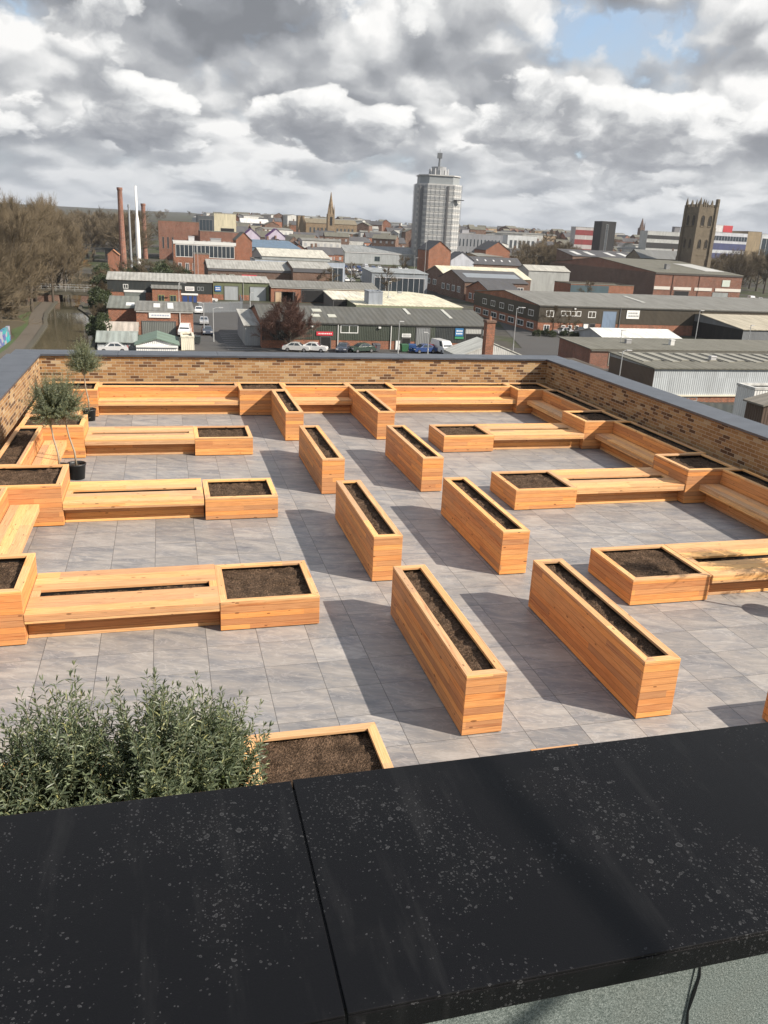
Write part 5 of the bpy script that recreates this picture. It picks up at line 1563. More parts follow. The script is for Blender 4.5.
def vehicle_meshes(kind):
    if kind in CAR_T: return CAR_T[kind]
    if kind == 'car':
        L, W = 4.3, 1.75
        low = [(-2.12, .32), (-2.15, .55), (-2.08, .86), (-1.2, .95), (1.15, .98), (1.95, .93), (2.13, .8), (2.15, .4), (2.08, .3)]
        cab = [(-1.18, .94), (-.52, 1.40), (.1, 1.47), (.85, 1.43), (1.72, .96)]
        wx = (-1.32, 1.28)
    elif kind == 'van':
        L, W = 5.2, 2.0
        low = [(-2.5, .35), (-2.58, .7), (-2.5, 1.12), (-2.0, 1.25), (2.6, 1.25), (2.62, .4)]
        cab = [(-2.0, 1.24), (-1.35, 2.02), (-1.0, 2.15), (2.55, 2.15), (2.6, 1.24)]
        wx = (-1.65, 1.6)
    else:
        L, W = 7.5, 2.4
        low = [(-3.6, .5), (-3.7, .9), (-3.62, 1.3), (3.7, 1.3), (3.7, .6)]
        cab = [(-3.6, 1.29), (-3.3, 2.5), (-2.0, 2.6), (-1.95, 3.2), (3.65, 3.2), (3.65, 1.29)]
        wx = (-2.4, 2.2)
    hw = W / 2
    b = MB()

    def loft(prof, w0, w1):
        n = len(prof); zmin = min(p[1] for p in prof); zmax = max(p[1] for p in prof)
        wd = lambda z: w0 + (w1 - w0) * (z - zmin) / (zmax - zmin)
        Lp = [(x, -wd(z), z) for x, z in prof]; Rp = [(x, wd(z), z) for x, z in prof]
        for i in range(n):
            j = (i + 1) % n
            b.face([Lp[j], Lp[i], Rp[i], Rp[j]])
        b.face(Lp); b.face(Rp[::-1])
    loft(low, hw, hw * .97); loft(cab, hw * .93, hw * .76)
    body = b
    g = MB()
    zc0, zc1 = cab[0][1] + .06, max(p[1] for p in cab) - .09
    hi = max(p[1] for p in cab)

    def wdt(z): return hw * .93 + (hw * .76 - hw * .93) * (z - cab[0][1]) / (hi - cab[0][1]) + .012
    def xs(z, front):
        pr = cab if front else cab[::-1]
        for (x0, z0), (x1, z1) in zip(pr[:-1], pr[1:]):
            if min(z0, z1) <= z <= max(z0, z1) and z1 != z0: return x0 + (x1 - x0) * (z - z0) / (z1 - z0)
        return pr[0][0]
    if kind == 'car': spans = [(.14, .48), (.52, .86)]
    else: spans = [(.06, .26)]
    if kind == 'truck': zc1 = 2.35
    for s in (-1, 1):
        for a, c in spans:
            q = []
            for z, f in ((zc0, a), (zc0, c), (zc1, c), (zc1, a)):
                xa, xb = xs(z, True), xs(z, False)
                q.append((xa + (xb - xa) * f, s * wdt(z), z))
            g.face(q if s < 0 else q[::-1])
    xa, xb = xs(zc0, True), xs(zc1, True)
    g.face([(xa - .015, wdt(zc0) * .88, zc0 + .01), (xa - .015, -wdt(zc0) * .88, zc0 + .01), (xb - .015, -wdt(zc1) * .85, zc1 + .01), (xb - .015, wdt(zc1) * .85, zc1 + .01)])
    if kind == 'car':
        xa, xb = xs(zc0, False), xs(zc1, False)
        g.face([(xa + .015, -wdt(zc0) * .86, zc0 + .01), (xa + .015, wdt(zc0) * .86, zc0 + .01), (xb + .015, wdt(zc1) * .82, zc1 + .01), (xb + .015, -wdt(zc1) * .82, zc1 + .01)])
    r = .32 if kind == 'car' else .36 if kind == 'van' else .48
    wh = []
    for x in wx:
        for s in (-1, 1):
            ty, rm = MB(), MB()
            for mb_, rr, d0, d1 in ((ty, r, -.11, .11), (rm, r * .62, .0, .125)):
                n = 14
                c = Vector((x, s * (hw - .1), r))
                k0 = [c + Vector((rr * math.cos(6.283 * i / n), s * d0, rr * math.sin(6.283 * i / n))) for i in range(n)]
                k1 = [c + Vector((rr * math.cos(6.283 * i / n), s * d1, rr * math.sin(6.283 * i / n))) for i in range(n)]
                for i in range(n): mb_.face([k0[i], k0[(i + 1) % n], k1[(i + 1) % n], k1[i]])
                mb_.face(k1)
            wh.append((ty, rm))
    la = []
    for s in (-1, 1):
        h_ = MB(); xf = low[1][0] + .0; h_.box(xf - .03, xf + .06, s * hw * .72 - .2, s * hw * .72 + .2, low[1][1] + .05, low[1][1] + .2); la.append(('headlight', h_, M_LAMP))
        h_ = MB(); xr = low[-2][0]; h_.box(xr - .06, xr + .03, s * hw * .78 - .13, s * hw * .78 + .13, .72, .92); la.append(('tail_light', h_, M_TAIL))
    ms = {'body': body.mesh('body', [paint((.6, .6, .6))]), 'windows': g.mesh('windows', [M_GLASS]), 'wheels': [(a.mesh('wheel', [M_TYRE]), c.mesh('rim', [M_RIM2])) for a, c in wh], 'lamps': [(n, a.mesh(n, [m_])) for n, a, m_ in la]}
    CAR_T[kind] = ms
    return ms


def vehicle(kind, label, x, y, rz, col, group=None, cat=None, small=False, z=None):
    ms = vehicle_meshes(kind)
    t = thing({'car': 'parked_car', 'van': 'parked_van', 'truck': 'parked_truck'}[kind], label, cat or kind, (x, y, gh(x, y) + .06 if z is None else z), group, rz)

    def ob(n, me, p):
        o = bpy.data.objects.new(n, me); COL.objects.link(o); o.parent = p; return o
    o = ob('body', ms['body'], t); o.material_slots[0].link = 'OBJECT'; o.material_slots[0].material = paint(col)
    ob('windows', ms['windows'], t)
    if small: 
        for a, c in ms['wheels'][:]: ob('wheel', a, t)
        return t
    for a, c in ms['wheels']: ob('rim', c, ob('wheel', a, t))
    for n, a in ms['lamps']: ob(n, a, t)
    return t


W_, S_, B_, D_, N_, RD = (.72, .72, .71), (.35, .36, .38), (.02, .05, .16), (.02, .021, .024), (.05, .06, .085), (.32, .03, .03)
for l, k, u, v, rz, c in [('white car parked before the steel palisade fence', 'car', 209, 302, 3.0, W_), ('white car parked at the workshop wall, farthest of the row of three', 'car', 199, 313, 1.5, W_), ('silver blue car in the middle of the row of three beside the workshop', 'car', 204, 324, 1.55, S_),
                          ('dark car nearest in the row of three beside the workshop', 'car', 207, 334, 1.6, N_), ('white van half hidden between the workshop door and the cream box', 'van', 186, 335, 1.4, W_), ('pale car roof peeping over the grey green shed', 'car', 113, 352, .1, (.5, .5, .5)),
                          ('white car with dark windows under the bare reddish tree', 'car', 314, 350, 2.75, W_), ('pale car mostly hidden by the bare reddish tree', 'car', 296, 351, 2.9, (.5, .5, .5)), ('dark blue car by the brick wall of the dark clad unit', 'car', 343, 351, 1.2, N_), ('dark green car by the white pipe of the dark clad unit', 'car', 362, 351, .3, (.03, .05, .04)),
                          ('bright blue car left of the white van', 'car', 424, 351, .2, B_), ('white van parked nose out before the open doorway', 'van', 442, 351, 1.75, W_), ('dark car in the shade right of the white van', 'car', 468, 347, .4, D_), ('white car parked on the verge of the brown factory', 'car', 563, 334, .25, S_), ('dark car parked at the white door of the brown factory', 'car', 578, 333, .25, D_),
                          ('grey car parked just left of the white gable shed', 'car', 590, 333, .3, (.12, .125, .13))]:
    Y = None
    d = ray(u, v); k_ = (G + .1 - CZ) / d.z; x, y = d.x * k_, d.y * k_
    if y > 131 and 250 < u < 500: y = min(y, 131.0); x = at(u, v, y).x
    vehicle(k, l, x, y, rz, c)
for i, (u, Y, c) in enumerate([(163, 252, RD), (176, 250, RD), (187, 251, (.4, .04, .06))]):
    p = at(u, 270, Y); vehicle('truck', 'red lorry behind the pale roofed unit, %s' % ['left one', 'middle one', 'right one'][i], p.x, Y, .1, c, 'red lorries', 'lorry')
Rc = random.Random(5)
cols = [W_, W_, S_, S_, D_, N_, RD, B_, (.2, .2, .2), (.45, .45, .46)]
n = 0
for r_ in range(5):
    for i in range(15):
        if Rc.random() < .18: continue
        Y = 318 + r_ * 20; u = 332 + i * 6.6 - r_ * 1.5 + Rc.uniform(-1, 1)
        p = at(u, 275, Y)
        p.z = 0; vehicle('car' if Rc.random() < .85 else 'van', 'small car in the crowded sales lot before the grey warehouse', p.x, Y, 1.57 + Rc.uniform(-.1, .1), Rc.choice(cols), 'cars in the sales lot', 'car', True)
for i, (u, Y) in enumerate([(745, 272, ), (749, 266), (757, 270), (753, 282), (762, 284)]):
    p = at(u, 290, Y); vehicle('van' if i % 2 else 'car', ['white car beside the red brick hall, left one', 'white van beside the red brick hall', 'silver car beside the red brick hall, nearest the edge', 'white van behind the others beside the red brick hall', 'white car at the right edge beyond the red brick hall'][i], p.x, Y, 1.2, [W_, W_, S_, W_, W_][i])

# ------------------------------------------------------------------ yard and roof clutter
def bin_(label, u, v, c):
    d = ray(u, v); k_ = (G + .06 - CZ) / d.z
    x, y = d.x * k_, d.y * k_
    y = min(y, 131.6) if 250 < u < 500 else y; x = at(u, v, y).x
    t = thing('wheelie_bin', label, 'bin', (x, y, G + .06), 'wheeled bins outside the units', R.uniform(-.3, .3))
    m = MB(); m.hexa([(-.5, -.4, .15), (.5, -.4, .15), (.5, .4, .15), (-.5, .4, .15), (-.62, -.5, 1.15), (.62, -.5, 1.15), (.62, .5, 1.15), (-.62, .5, 1.15)]); m.build('bin_body', pal(c), t)
    m = MB(); m.hexa([(-.66, -.54, 1.152), (.66, -.54, 1.152), (.66, .54, 1.152), (-.66, .54, 1.152), (-.6, -.3, 1.34), (.6, -.3, 1.34), (.6, .5, 1.34), (-.6, .5, 1.34)]); m.build('lid', pal(tuple(k * .7 for k in c)), t)


for l, u, v, c in [('blue wheeled bin left of the blue car at the dark clad unit', 412, 351, (.03, .08, .22)), ('red wheeled bin beside the white van', 430, 351, (.30, .04, .03)), ('green wheeled bin at the doorway under the white sign', 404, 350, (.03, .11, .05)), ('grey wheeled bin by the white downpipe', 376, 350, (.10, .10, .11)),
                   ('blue wheeled bin at the workshop wall by the canal', 128, 343, (.03, .08, .22)), ('dark wheeled bin right of the cream box', 197, 344, (.05, .06, .06))]:
    bin_(l, u, v, c)


def rooftop(label, owner, fx, fd, w_, d_, h_, c, name='roof_vent'):
    for l, (b, bw, bh, bd) in BLDG.items():
        if l.startswith(owner): break
    q = Matrix.Rotation(b.rotation_euler.z, 4, 'Z') @ Vector((bw * fx, bd * fd, 0))
    z = b.location.z + bh
    t = thing(name, label, 'roof vent', (b.location.x + q.x, b.location.y + q.y, z), None, b.rotation_euler.z)
    m = MB(); m.box(-w_ / 2, w_ / 2, -d_ / 2, d_ / 2, -.1, h_); m.build('housing', pal(c), t)
    m = MB(); m.hexa([(-w_ * .6, -d_ * .6, h_ + .002), (w_ * .6, -d_ * .6, h_ + .002), (w_ * .6, d_ * .6, h_ + .002), (-w_ * .6, d_ * .6, h_ + .002), (-w_ * .5, -d_ * .5, h_ + .14), (w_ * .5, -d_ * .5, h_ + .14), (w_ * .5, d_ * .5, h_ + .14), (-w_ * .5, d_ * .5, h_ + .14)]); m.build('cowl', pal(tuple(k * .8 for k in c)), t)


for a in [('small white vent on the cream membrane roof, left one', 'wide low warehouse', .45, .3, .8, .8, 1.0, (.55, .55, .52)), ('small grey vent on the cream membrane roof, right one', 'wide low warehouse', .7, .6, 1., .8, 1.3, (.35, .35, .34)),
          ('white dome vent on the clerestory workshop roof edge', 'long flat brick workshop', .32, .4, .7, .7, 1.1, (.6, .6, .58)), ('grey box vent on the clerestory workshop roof', 'long flat brick workshop', .18, .5, .9, .7, .9, (.3, .3, .3)),
          ('dark box vent on the red brick hall roof', 'large red brick hall', .3, .12, 1.6, 1.4, 2.6, (.2, .2, .2)), ('pale vent on the white framed office block roof', 'two storey office block', .3, .4, 2.2, 2., 2., (.5, .5, .5)), ('grey plant housing on the white framed office block roof', 'two storey office block', .7, .5, 4., 2.5, 1.6, (.33, .33, .33)),
          ('grey vent on the metal clad hall roof', 'pale grey metal clad hall', .35, .5, .8, .6, .8, (.4, .4, .4)), ('small vent on the long grey offices roof', 'long grey three storey', .4, .5, 4, 3, 2.4, (.3, .3, .32)), ('white plant housing on the tiered car park roof', 'tiered concrete car park', .75, .5, 4, 3, 3.5, (.15, .15, .16))]:
    rooftop(*a)

# ------------------------------------------------------------------ lamps, fences, bridges
M_POST = plain('lamp_post_grey', (.42, .43, .43), .5, .3)


def lamp(label, u, Y, vtop, vbot=None, arm=1.0):
    p = at(u, vtop, Y); zg = gh(p.x, Y)
    h = p.z - zg
    t = thing('street_lamp', label, 'street lamp', (p.x, Y, zg))
    m = MB(); m.tube([(0, 0, 0), (0, 0, 1.2), (0, 0, 1.25), (0, 0, h)], [.11, .11, .075, .055], 8); m.build('pole', M_POST, t)
    m = MB(); m.tube([(0, 0, h - .15), (arm * .5, 0, h + .08), (arm, 0, h + .1)], [.05, .045, .04], 6); m.build('arm', M_POST, t)
    m = MB(); m.hexa([(arm - .1, -.14, h + .03), (arm + .65, -.12, h + .06), (arm + .65, .12, h + .06), (arm - .1, .14, h + .03), (arm - .1, -.14, h + .17), (arm + .65, -.1, h + .15), (arm + .65, .1, h + .15), (arm - .1, .14, h + .17)]); m.build('lamp_head', pal((.4, .4, .4)), t)


for l, u, Y, vt, a in [('grey lamp post in the yard right of the parked cars, nearer one', 213, 141, 308, 1.), ('grey lamp post in the yard behind the row of cars', 203.5, 150, 303, -1.), ('thin lamp post in front of the black clad unit by the canal', 178.5, 206, 283, 1.2), ('lamp post left of the blue hanging sign', 399.5, 129, 322, .1),
                       ('lamp post before the dark clad unit with a green board', 429, 127, 333, -.8), ('lamp post on the road by the left gable of the brown factory', 517, 134, 308, .9), ('tall lamp post in front of the white gable shed', 622, 122, 331, .0), ('lamp post beside the metal clad hall', 623, 94, 351, .6),
                       ('tall slim mast behind the cream roofed works', 427, 255, 232, .0), ('lamp post on the cream roofed warehouse yard', 389, 200, 282, .1), ('lamp post by the bare tree in front of the olive green unit', 250, 205, 293, .2), ('tall lamp post before the black shed', 700, 132, 311, .2), ('lamp post in front of the black shed, right one', 751, 128, 326, .1),
                       ('twin slim mast by the white framed offices', 194, 255, 243, .0), ('slim mast right of the white framed offices', 197.5, 258, 246, .0), ('lamp post by the grey warehouse', 415, 250, 258, .4), ('lamp post by the blue sign showroom', 352, 270, 257, .4)]:
    lamp(l, u, Y, vt, None, a)


def fence(label, x0, y0, x1, y1, h, m_, pitch=.16, name='palisade_fence'):
    L = math.hypot(x1 - x0, y1 - y0)
    t = thing(name, label, 'fence', (x0, y0, gh(x0, y0)), None, math.atan2(y1 - y0, x1 - x0))
    m = MB(); n = int(L / pitch)
    for i in range(n): m.box(i * pitch, i * pitch + .07, -.01, .01, .05, h)
    m.build('pales', m_, t)
    m = MB()
    for z in (.35, h - .35): m.box(0, L, .012, .05, z, z + .06)
    m.build('rails', m_, t)
    n = int(L / 2.7)
    for i in range(n + 1):
        m = MB(); m.box(i * 2.7 - .05, i * 2.7 + .05, .052, .15, 0, h); m.build('post', m_, t)


mf = plain('galvanised_fence', (.26, .28, .30), .5, .5)
a, b = at(199, 312, 188), at(243, 310, 192)
fence('grey steel palisade fence across the yard below the olive green unit', a.x, 188, b.x, 193, 2.4, mf)
a, b = at(243, 310, 193), at(240, 290, 216)
fence('grey steel palisade fence running back to the olive green unit', a.x, 193.2, b.x, 216, 2.4, mf)
# graffiti wall
N = NT('graffiti_paint'); t_ = N.t
o_ = N.n('TexCoord').outputs['Object']
vv = N.n('TexVoronoi', {'feature': 'F1'}, Vector=N.n('Mapping', Vector=o_, Scale=(1, .9, 1.5)), Scale=.9, Randomness=1.)
cc = ramp(t_, sep(t_, vv.outputs['Color'])[0], [(0, (.04, .28, .30)), (.3, (.10, .12, .30)), (.5, (.30, .30, .34)), (.68, (.05, .38, .36)), (.85, (.16, .16, .22))], 'CONSTANT')
N.set(Base_Color=mixc(t_, mth(t_, 'LESS_THAN', vv.outputs['Distance'], .12), cc, (.02, .02, .03)), Roughness=.7)
a, b = at(-20, 372, 112), at(17, 345, 139)
t = thing('graffiti_wall', 'low wall painted with teal and blue graffiti beside the towpath', 'wall', (a.x - 1, 112, G), None, 0)
m = MB(); dx = b.x - a.x
m.hexa([(-.2, 0, 0), (.2, 0, 0), (dx + .2, 27, 0), (dx - .2, 27, 0), (-.2, 0, 2.3), (.2, 0, 2.3), (dx + .2, 27, 2.3), (dx - .2, 27, 2.3)]); m.build('wall', N.m, t)


def bridge(label, Y, z, th, xa, xb, wdt, m_deck, m_ab, inner, pier=None, rail=1.0, railm=None):
    zg = gh(-30, Y)
    t = thing('canal_bridge', label, 'bridge', ((xa + xb) / 2, Y, zg))
    L = (xb - xa) / 2; h = z - zg
    c = (xa + xb) / 2; ia, ib = (inner[0] - c, inner[1] - c)
    m = MB(); m.box(-L, L, 0, wdt, h - th, h); m.build('deck', m_deck, t)
    for s, (p, q) in (('l', (-L, ia)), ('r', (ib, L))):
        m = MB(); m.box(p, q, .1, wdt - .1, 0, h - th - .002, (1, 0, 0)); m.build('abutment', m_ab, t)
    if pier is not None:
        m = MB(); m.box(pier - .5, pier + .5, .1, wdt - .1, 0, h - th - .002); m.build('pier', m_ab, t)
    for y in (.05, wdt - .13):
        m = MB(); m.box(-L, L, y, y + .07, h + rail - .07, h + rail); m.box(-L, L, y, y + .06, h + rail * .5, h + rail * .5 + .05)
        n = int(L)
        for i in range(n + 1): m.box(-L + 2 * L * i / n - .04, -L + 2 * L * i / n + .04, y, y + .06, h + .002, h + rail - .071)
        m.build('railing', railm or M_POST, t)


bridge('low stone canal bridge with a dark opening, nearer of two', 205, G + 2.5, .8, -40, -15.6, 8, M_STONE, mat('br_brown', brick_far, 'brick', BR['brown']), (-23.2, -18.4))
bridge('dark steel footbridge over the canal, farther of two', 392, G + 6.6, 1.1, -58, -17, 4, pal((.04, .042, .045)), pal((.06, .06, .06)), (-48, -24), 3.0, 1.2, pal((.05, .05, .05)))

# ------------------------------------------------------------------ the town behind: individual houses
Rh = random.Random(11)
GH = 'brick houses and sheds of the distant town'
hm = {}


def house_meshes(k):
    if k in hm: return hm[k]
    w, d, h, rh, c, roof = k
    wl, rf = MB(), MB()
    wl.box(0, w, 0, d, 0, h, skip=('t', 'b'))
    for x, f in ((0, 1), (w, 0)):
        P = [(x, 0, h), (x, d, h), (x, d / 2, h + rh)]
        wl.face(P[::-1] if f else P, [(p[1], p[2]) for p in P])
    for s in (0, 1):
        y0, y1 = (-.2, d / 2) if s == 0 else (d + .2, d / 2)
        P = [(-.2, y0, h), (w + .2, y0, h), (w + .2, y1, h + rh + .12), (-.2, y1, h + rh + .12)]
        if s: P = [P[1], P[0], P[3], P[2]]
        rf.face(P, [(p[0], p[1]) for p in P])
        rf.face([(a, b_, c_ - .12) for a, b_, c_ in P][::-1])
    wi = []; n = max(2, int(w / 3)); fl = max(1, int(h / 2.9))
    for j in range(fl):
        for i in range(n):
            x = w * (i + .5) / n; z = h * (j + .3) / fl
            wi.append((x, z))
    ch = MB(); ch.box(w * .2, w * .2 + .9, d / 2 - .4, d / 2 + .4, h + rh * .7, h + rh + 1.6)
    hm[k] = (wl.mesh('wall', wallmat(c)), rf.mesh('roof', slate() if roof == 'slate' else roofmat(roof)), wi, ch.mesh('chimney', wallmat('brown')))
    return hm[k]


KH = [(9, 8, 6, 3, 'red', 'slate'), (12, 9, 7.5, 3.2, 'brown', 'slate'), (16, 9, 6.5, 3, 'orange', 'slate'), (8, 8, 8.5, 3.4, 'dark', OLIVE_R), (13, 8, 6.5, 3.0, 'red', 'slate'), (18, 12, 9, 1.2, 'buff', GREY_R),
      (17, 12, 6, 2, (.34, .36, .37), PALE_R), (14, 10, 10.5, 2.2, 'brown', OLIVE_R), (10, 9, 9, 3.2, 'orange', 'slate'), (20, 12, 11, 1., (.48, .48, .46), GREY_R)]
TX = {'red': 'red brick', 'brown': 'brown brick', 'orange': 'orange brick', 'dark': 'dark brick', 'buff': 'buff brick'}
wm_ = MB(); wm_.box(-.6, .6, -.06, -.002, 0, 1.3); WIN_ME = wm_.mesh('window', [pal((.32, .33, .34))])
n = 0
while n < 500:
    u = Rh.uniform(205, 790); Y = 385 * (1400 / 385) ** (Rh.random() ** 1.35)
    if u < 250 and Y < 500: continue
    if 405 < u < 470 and Y < 470: Y += 90
    if 515 < u < 580 and Y < 480: continue
    if u > 700 and Y < 470: continue
    if 290 < u < 365 and 560 < Y < 660: continue
    if 322 < u < 436 and Y < 480: continue
    k = KH[Rh.randrange(len(KH))]
    p = at(u, 240, Y); z = gh(p.x, Y)
    fo = p.x + 0
    wl, rf, wi, ch = house_meshes(k)
    wn_ = TX.get(k[4], 'pale clad')
    t = thing('town_house' if k[0] < 15 else 'town_building', '%s %s among the distant town roofs' % (wn_, 'house with pitched roof' if k[0] < 15 else 'building with shallow roof' if k[3] < 2.5 else 'terrace with pitched roof'),
              'house' if k[0] < 15 else 'building', (fo, Y, z - .4), '%s %s of the distant town' % (wn_, 'houses' if k[0] < 15 else 'buildings' if k[3] < 2.5 else 'terraces'), Rh.uniform(-.5, .5) + (1.57 if Rh.random() < .25 else 0))
    parts = [('wall', wl), ('roof', rf)]
    if Y < 620:
        for wx_, wz_ in wi:
            o = bpy.data.objects.new('window', WIN_ME); COL.objects.link(o); o.parent = t; o.location = (wx_, 0, wz_)
    if Y < 700 and k[5] == 'slate': parts += [('chimney', ch)]
    for nm, me in parts:
        o = bpy.data.objects.new(nm, me); COL.objects.link(o); o.parent = t
    n += 1
for i in range(150):
    u = Rh.uniform(150, 790); Y = 520 * 5.0 ** Rh.random()
    if 300 < u < 365 and Y < 650: Y += 200
    p = at(u, 240, Y)
    tree(('broad_b', 'broad_c')[i % 2], 'distant leafless tree among the town roofs', p.x, Y, Rh.uniform(8, 14), M_TW, 'distant trees among the town roofs', sx=1.3)

# ------------------------------------------------------------------ light, sky, air
SD = Vector((1.16, -.78, 1.0)).normalized()
sun_d = bpy.data.lights.new('sun', 'SUN'); sun = bpy.data.objects.new('sun', sun_d); COL.objects.link(sun)
sun_d.energy = 4.7; sun_d.angle = rad(.53); sun_d.color = (1., .91, .79)
sun.rotation_euler = SD.to_track_quat('Z', 'Y').to_euler()
w = bpy.data.worlds.new('World'); sc.world = w; w.use_nodes = True
t = w.node_tree; bg = t.nodes['Background']
sky = node(t, 'TexSky', {'sky_type': 'NISHITA', 'sun_disc': False, 'sun_elevation': math.asin(SD.z), 'sun_rotation': math.atan2(SD.x, SD.y), 'air_density': 1.2, 'dust_density': 1.5})
dirv = node(t, 'TexCoord').outputs['Generated']
x, y, z = sep(t, dirv)
zc = mth(t, 'MAXIMUM', z, 0.)
az = mth(t, 'ARCTAN2', x, y)
el = mth(t, 'ARCSINE', zc)
CB = 5.5


def fb(P, s, det, ro=.55, di=0.):
    return node(t, 'TexNoise', {'noise_dimensions': '2D'}, Vector=P, Scale=s, Detail=det, Roughness=ro, Distortion=di).outputs[0]


def bump_(a0, e0, wa, we):
    da = mth(t, 'DIVIDE', mth(t, 'SUBTRACT', az, rad(a0)), rad(wa)); de = mth(t, 'DIVIDE', mth(t, 'SUBTRACT', el, rad(e0)), rad(we))
    return mth(t, 'POWER', 2.718, mth(t, 'MULTIPLY', -1., mth(t, 'ADD', mth(t, 'MULTIPLY', da, da), mth(t, 'MULTIPLY', de, de))))


def shifted(P, v): return node(t, 'VectorMath', {'operation': 'ADD'}, i0=P, i1=v).outputs[0]


def dome(Pv, s, sm_):
    vo = node(t, 'TexVoronoi', {'feature': 'SMOOTH_F1', 'voronoi_dimensions': '2D'}, Vector=Pv, Scale=s, Smoothness=sm_).outputs['Distance']
    return mth(t, 'SUBTRACT', 1., mth(t, 'MULTIPLY', vo, vo))


ly = mth(t, 'LOGARITHM', mth(t, 'ADD', el, .10), 2.718)
P = comb(t, mth(t, 'ADD', mth(t, 'MULTIPLY', az, 4.0), 3.3), mth(t, 'MULTIPLY', ly, 1.5))
warp = node(t, 'TexNoise', {'noise_dimensions': '2D'}, Vector=P, Scale=3.4, Detail=5, Roughness=.6).outputs['Color']
wv = node(t, 'VectorMath', {'operation': 'SUBTRACT'}, i0=warp, i1=(.5, .5, .5)).outputs[0]
wv = node(t, 'VectorMath', {'operation': 'SCALE'}, i0=wv, Scale=.17).outputs[0]
Pw = node(t, 'VectorMath', {'operation': 'ADD'}, i0=P, i1=wv).outputs[0]


def height(Pv):
    a = mth(t, 'ADD', mth(t, 'MULTIPLY', fb(Pv, 1.5, 2, .5), 1.0), mth(t, 'MULTIPLY', dome(Pv, 2.4, .6), .30))
    return mth(t, 'ADD', a, mth(t, 'ADD', mth(t, 'MULTIPLY', dome(Pv, 5.6, .5), .13), mth(t, 'MULTIPLY', dome(Pv, 13., .4), .05)))


H0 = height(Pw)
H1 = height(shifted(Pw, (.02, .11, 0.)))
fine = fb(Pw, 8., 6, .58)
big = fb(P, .85, 2)
deck = mth(t, 'ADD', bump_(9, 9.6, 10, 2.2), mth(t, 'MULTIPLY', bump_(-4, 14., 17, 2.2), .85))
gapb = mth(t, 'ADD', bump_(28.5, 11.6, 6.5, 1.9), mth(t, 'MULTIPLY', bump_(2, 9.0, 7, 1.0), .35))
dens = mth(t, 'ADD', mth(t, 'ADD', H0, mth(t, 'MULTIPLY', mth(t, 'SUBTRACT', fine, .5), .34)), mth(t, 'SUBTRACT', mth(t, 'MULTIPLY', deck, .16), mth(t, 'MULTIPLY', gapb, .33)))
cov = ramp(t, dens, [(.60, (0, 0, 0)), (.68, (.7, .7, .7)), (.80, (1, 1, 1))])
lit = mth(t, 'ADD', .56, mth(t, 'MULTIPLY', mth(t, 'SUBTRACT', H0, H1), 2.2))
lit = mth(t, 'ADD', lit, mth(t, 'MULTIPLY', mth(t, 'SUBTRACT', big, .5), -.8))
lit = mth(t, 'SUBTRACT', lit, mth(t, 'MULTIPLY', deck, .16))
lit = mth(t, 'ADD', lit, mth(t, 'MULTIPLY', mth(t, 'SUBTRACT', fine, .5), .20))
cc = ramp(t, lit, [(.05, (.215, .228, .25)), (.30, (.315, .33, .355)), (.50, (.475, .487, .505)), (.66, (.73, .735, .735)), (.82, (.97, .96, .94))])
cloud = mixc(t, 1., cc, (CB, CB, CB), 'MULTIPLY')
thin = ramp(t, fb(Pw, 3.0, 7, .62), [(.30, (0, 0, 0)), (.62, (1, 1, 1))])
skyc = mixc(t, .5, sky.outputs[0], (1.9, 2.8, 4.3))
veil = mixc(t, mth(t, 'MULTIPLY', thin, mth(t, 'SUBTRACT', .94, mth(t, 'MULTIPLY', gapb, .62))), skyc, (CB * .52, CB * .54, CB * .57))
allc = mixc(t, cov, veil, cloud)
# nearer cumulus heads in front of the soft layer: crisp tops, grey undersides
PA = shifted(Pw, (11.35, 4.2, 0.))


def head(Pv, f):
    a = mth(t, 'ADD', mth(t, 'MULTIPLY', fb(Pv, 1.15, 2, .5), .85), mth(t, 'MULTIPLY', dome(Pv, 2.1, .35), .34))
    a = mth(t, 'ADD', a, mth(t, 'MULTIPLY', dome(Pv, 5.2, .3), .15))
    if f: a = mth(t, 'ADD', a, mth(t, 'ADD', mth(t, 'MULTIPLY', dome(Pv, 11.5, .3), .07), mth(t, 'MULTIPLY', mth(t, 'SUBTRACT', fine, .5), .16)))
    else: a = mth(t, 'ADD', a, .06)
    return mth(t, 'SUBTRACT', a, mth(t, 'ADD', mth(t, 'MULTIPLY', gapb, .38), mth(t, 'MULTIPLY', deck, .30)))


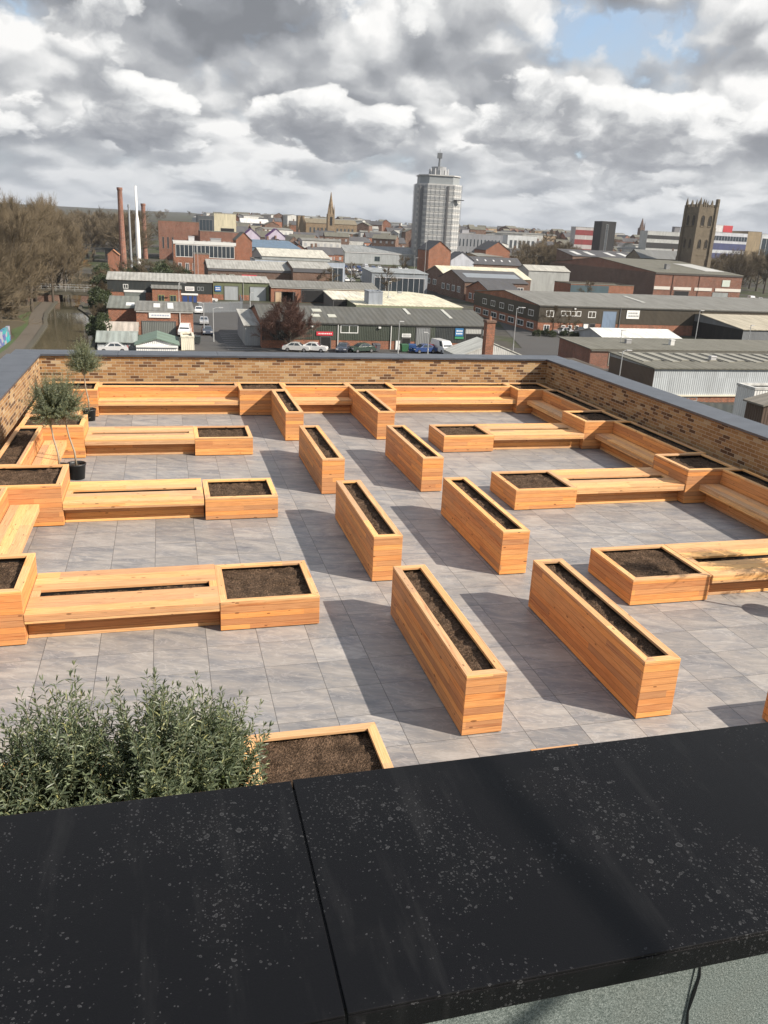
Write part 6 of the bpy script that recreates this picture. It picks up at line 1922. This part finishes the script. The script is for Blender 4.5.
G0 = head(PA, True)
G1 = head(shifted(PA, (.05, .20, 0.)), False)
G2 = head(shifted(PA, (.02, .07, 0.)), False)
THR = .815
m2 = ramp(t, G0, [(THR - .012, (0, 0, 0)), (THR + .022, (.85, .85, .85)), (THR + .06, (1, 1, 1))])
l2 = mth(t, 'ADD', .605, mth(t, 'MULTIPLY', mth(t, 'SUBTRACT', G0, G1), 1.5))
l2 = mth(t, 'ADD', l2, mth(t, 'MULTIPLY', mth(t, 'SUBTRACT', G0, G2), 2.0))
l2 = mth(t, 'SUBTRACT', l2, mth(t, 'MULTIPLY', mth(t, 'SUBTRACT', G0, THR), 1.2))
l2 = mth(t, 'ADD', l2, mth(t, 'MULTIPLY', mth(t, 'SUBTRACT', fine, .5), .22))
c2 = ramp(t, l2, [(.12, (.255, .268, .295)), (.36, (.385, .398, .42)), (.54, (.60, .61, .62)), (.68, (.86, .86, .85)), (.88, (1.02, 1.01, .985))])
allc = mixc(t, m2, allc, mixc(t, 1., c2, (CB, CB, CB), 'MULTIPLY'))
low = mth(t, 'POWER', mth(t, 'SUBTRACT', 1., mth(t, 'MINIMUM', mth(t, 'MULTIPLY', zc, 9.), 1.)), 1.4)
allc = mixc(t, mth(t, 'MULTIPLY', low, .68), allc, (CB * .35, CB * .405, CB * .47))
hi_ = ramp(t, zc, [(.38, (0, 0, 0)), (.75, (1, 1, 1))])
allc = mixc(t, mth(t, 'MULTIPLY', hi_, .35), allc, (2.2, 3.2, 5.0))
put(t, bg.inputs[0], allc); bg.inputs[1].default_value = .11
w.cycles.sampling_method = 'MANUAL'; w.cycles.sample_map_resolution = 256
sc.view_settings.view_transform = 'Standard'; sc.view_settings.look = 'None'
sc.view_settings.exposure = .78; sc.view_settings.gamma = 1

N = NT('air'); t_ = N.t
t_.nodes.remove(N.b)
vol = N.n('VolumePrincipled', Color=(.86, .91, 1.0), Density=.00008, Anisotropy=.2)
t_.links.new(vol.outputs[0], N.out.inputs['Volume'])
m = MB(); m.box(-3800, 7700, -260, 6600, G - 1.2, 175); o = m.build('haze', N.m); o['kind'] = 'stuff'

sc.cycles.max_bounces = 6; sc.cycles.diffuse_bounces = 3; sc.cycles.transparent_max_bounces = 4
sc.cycles.use_denoising = True
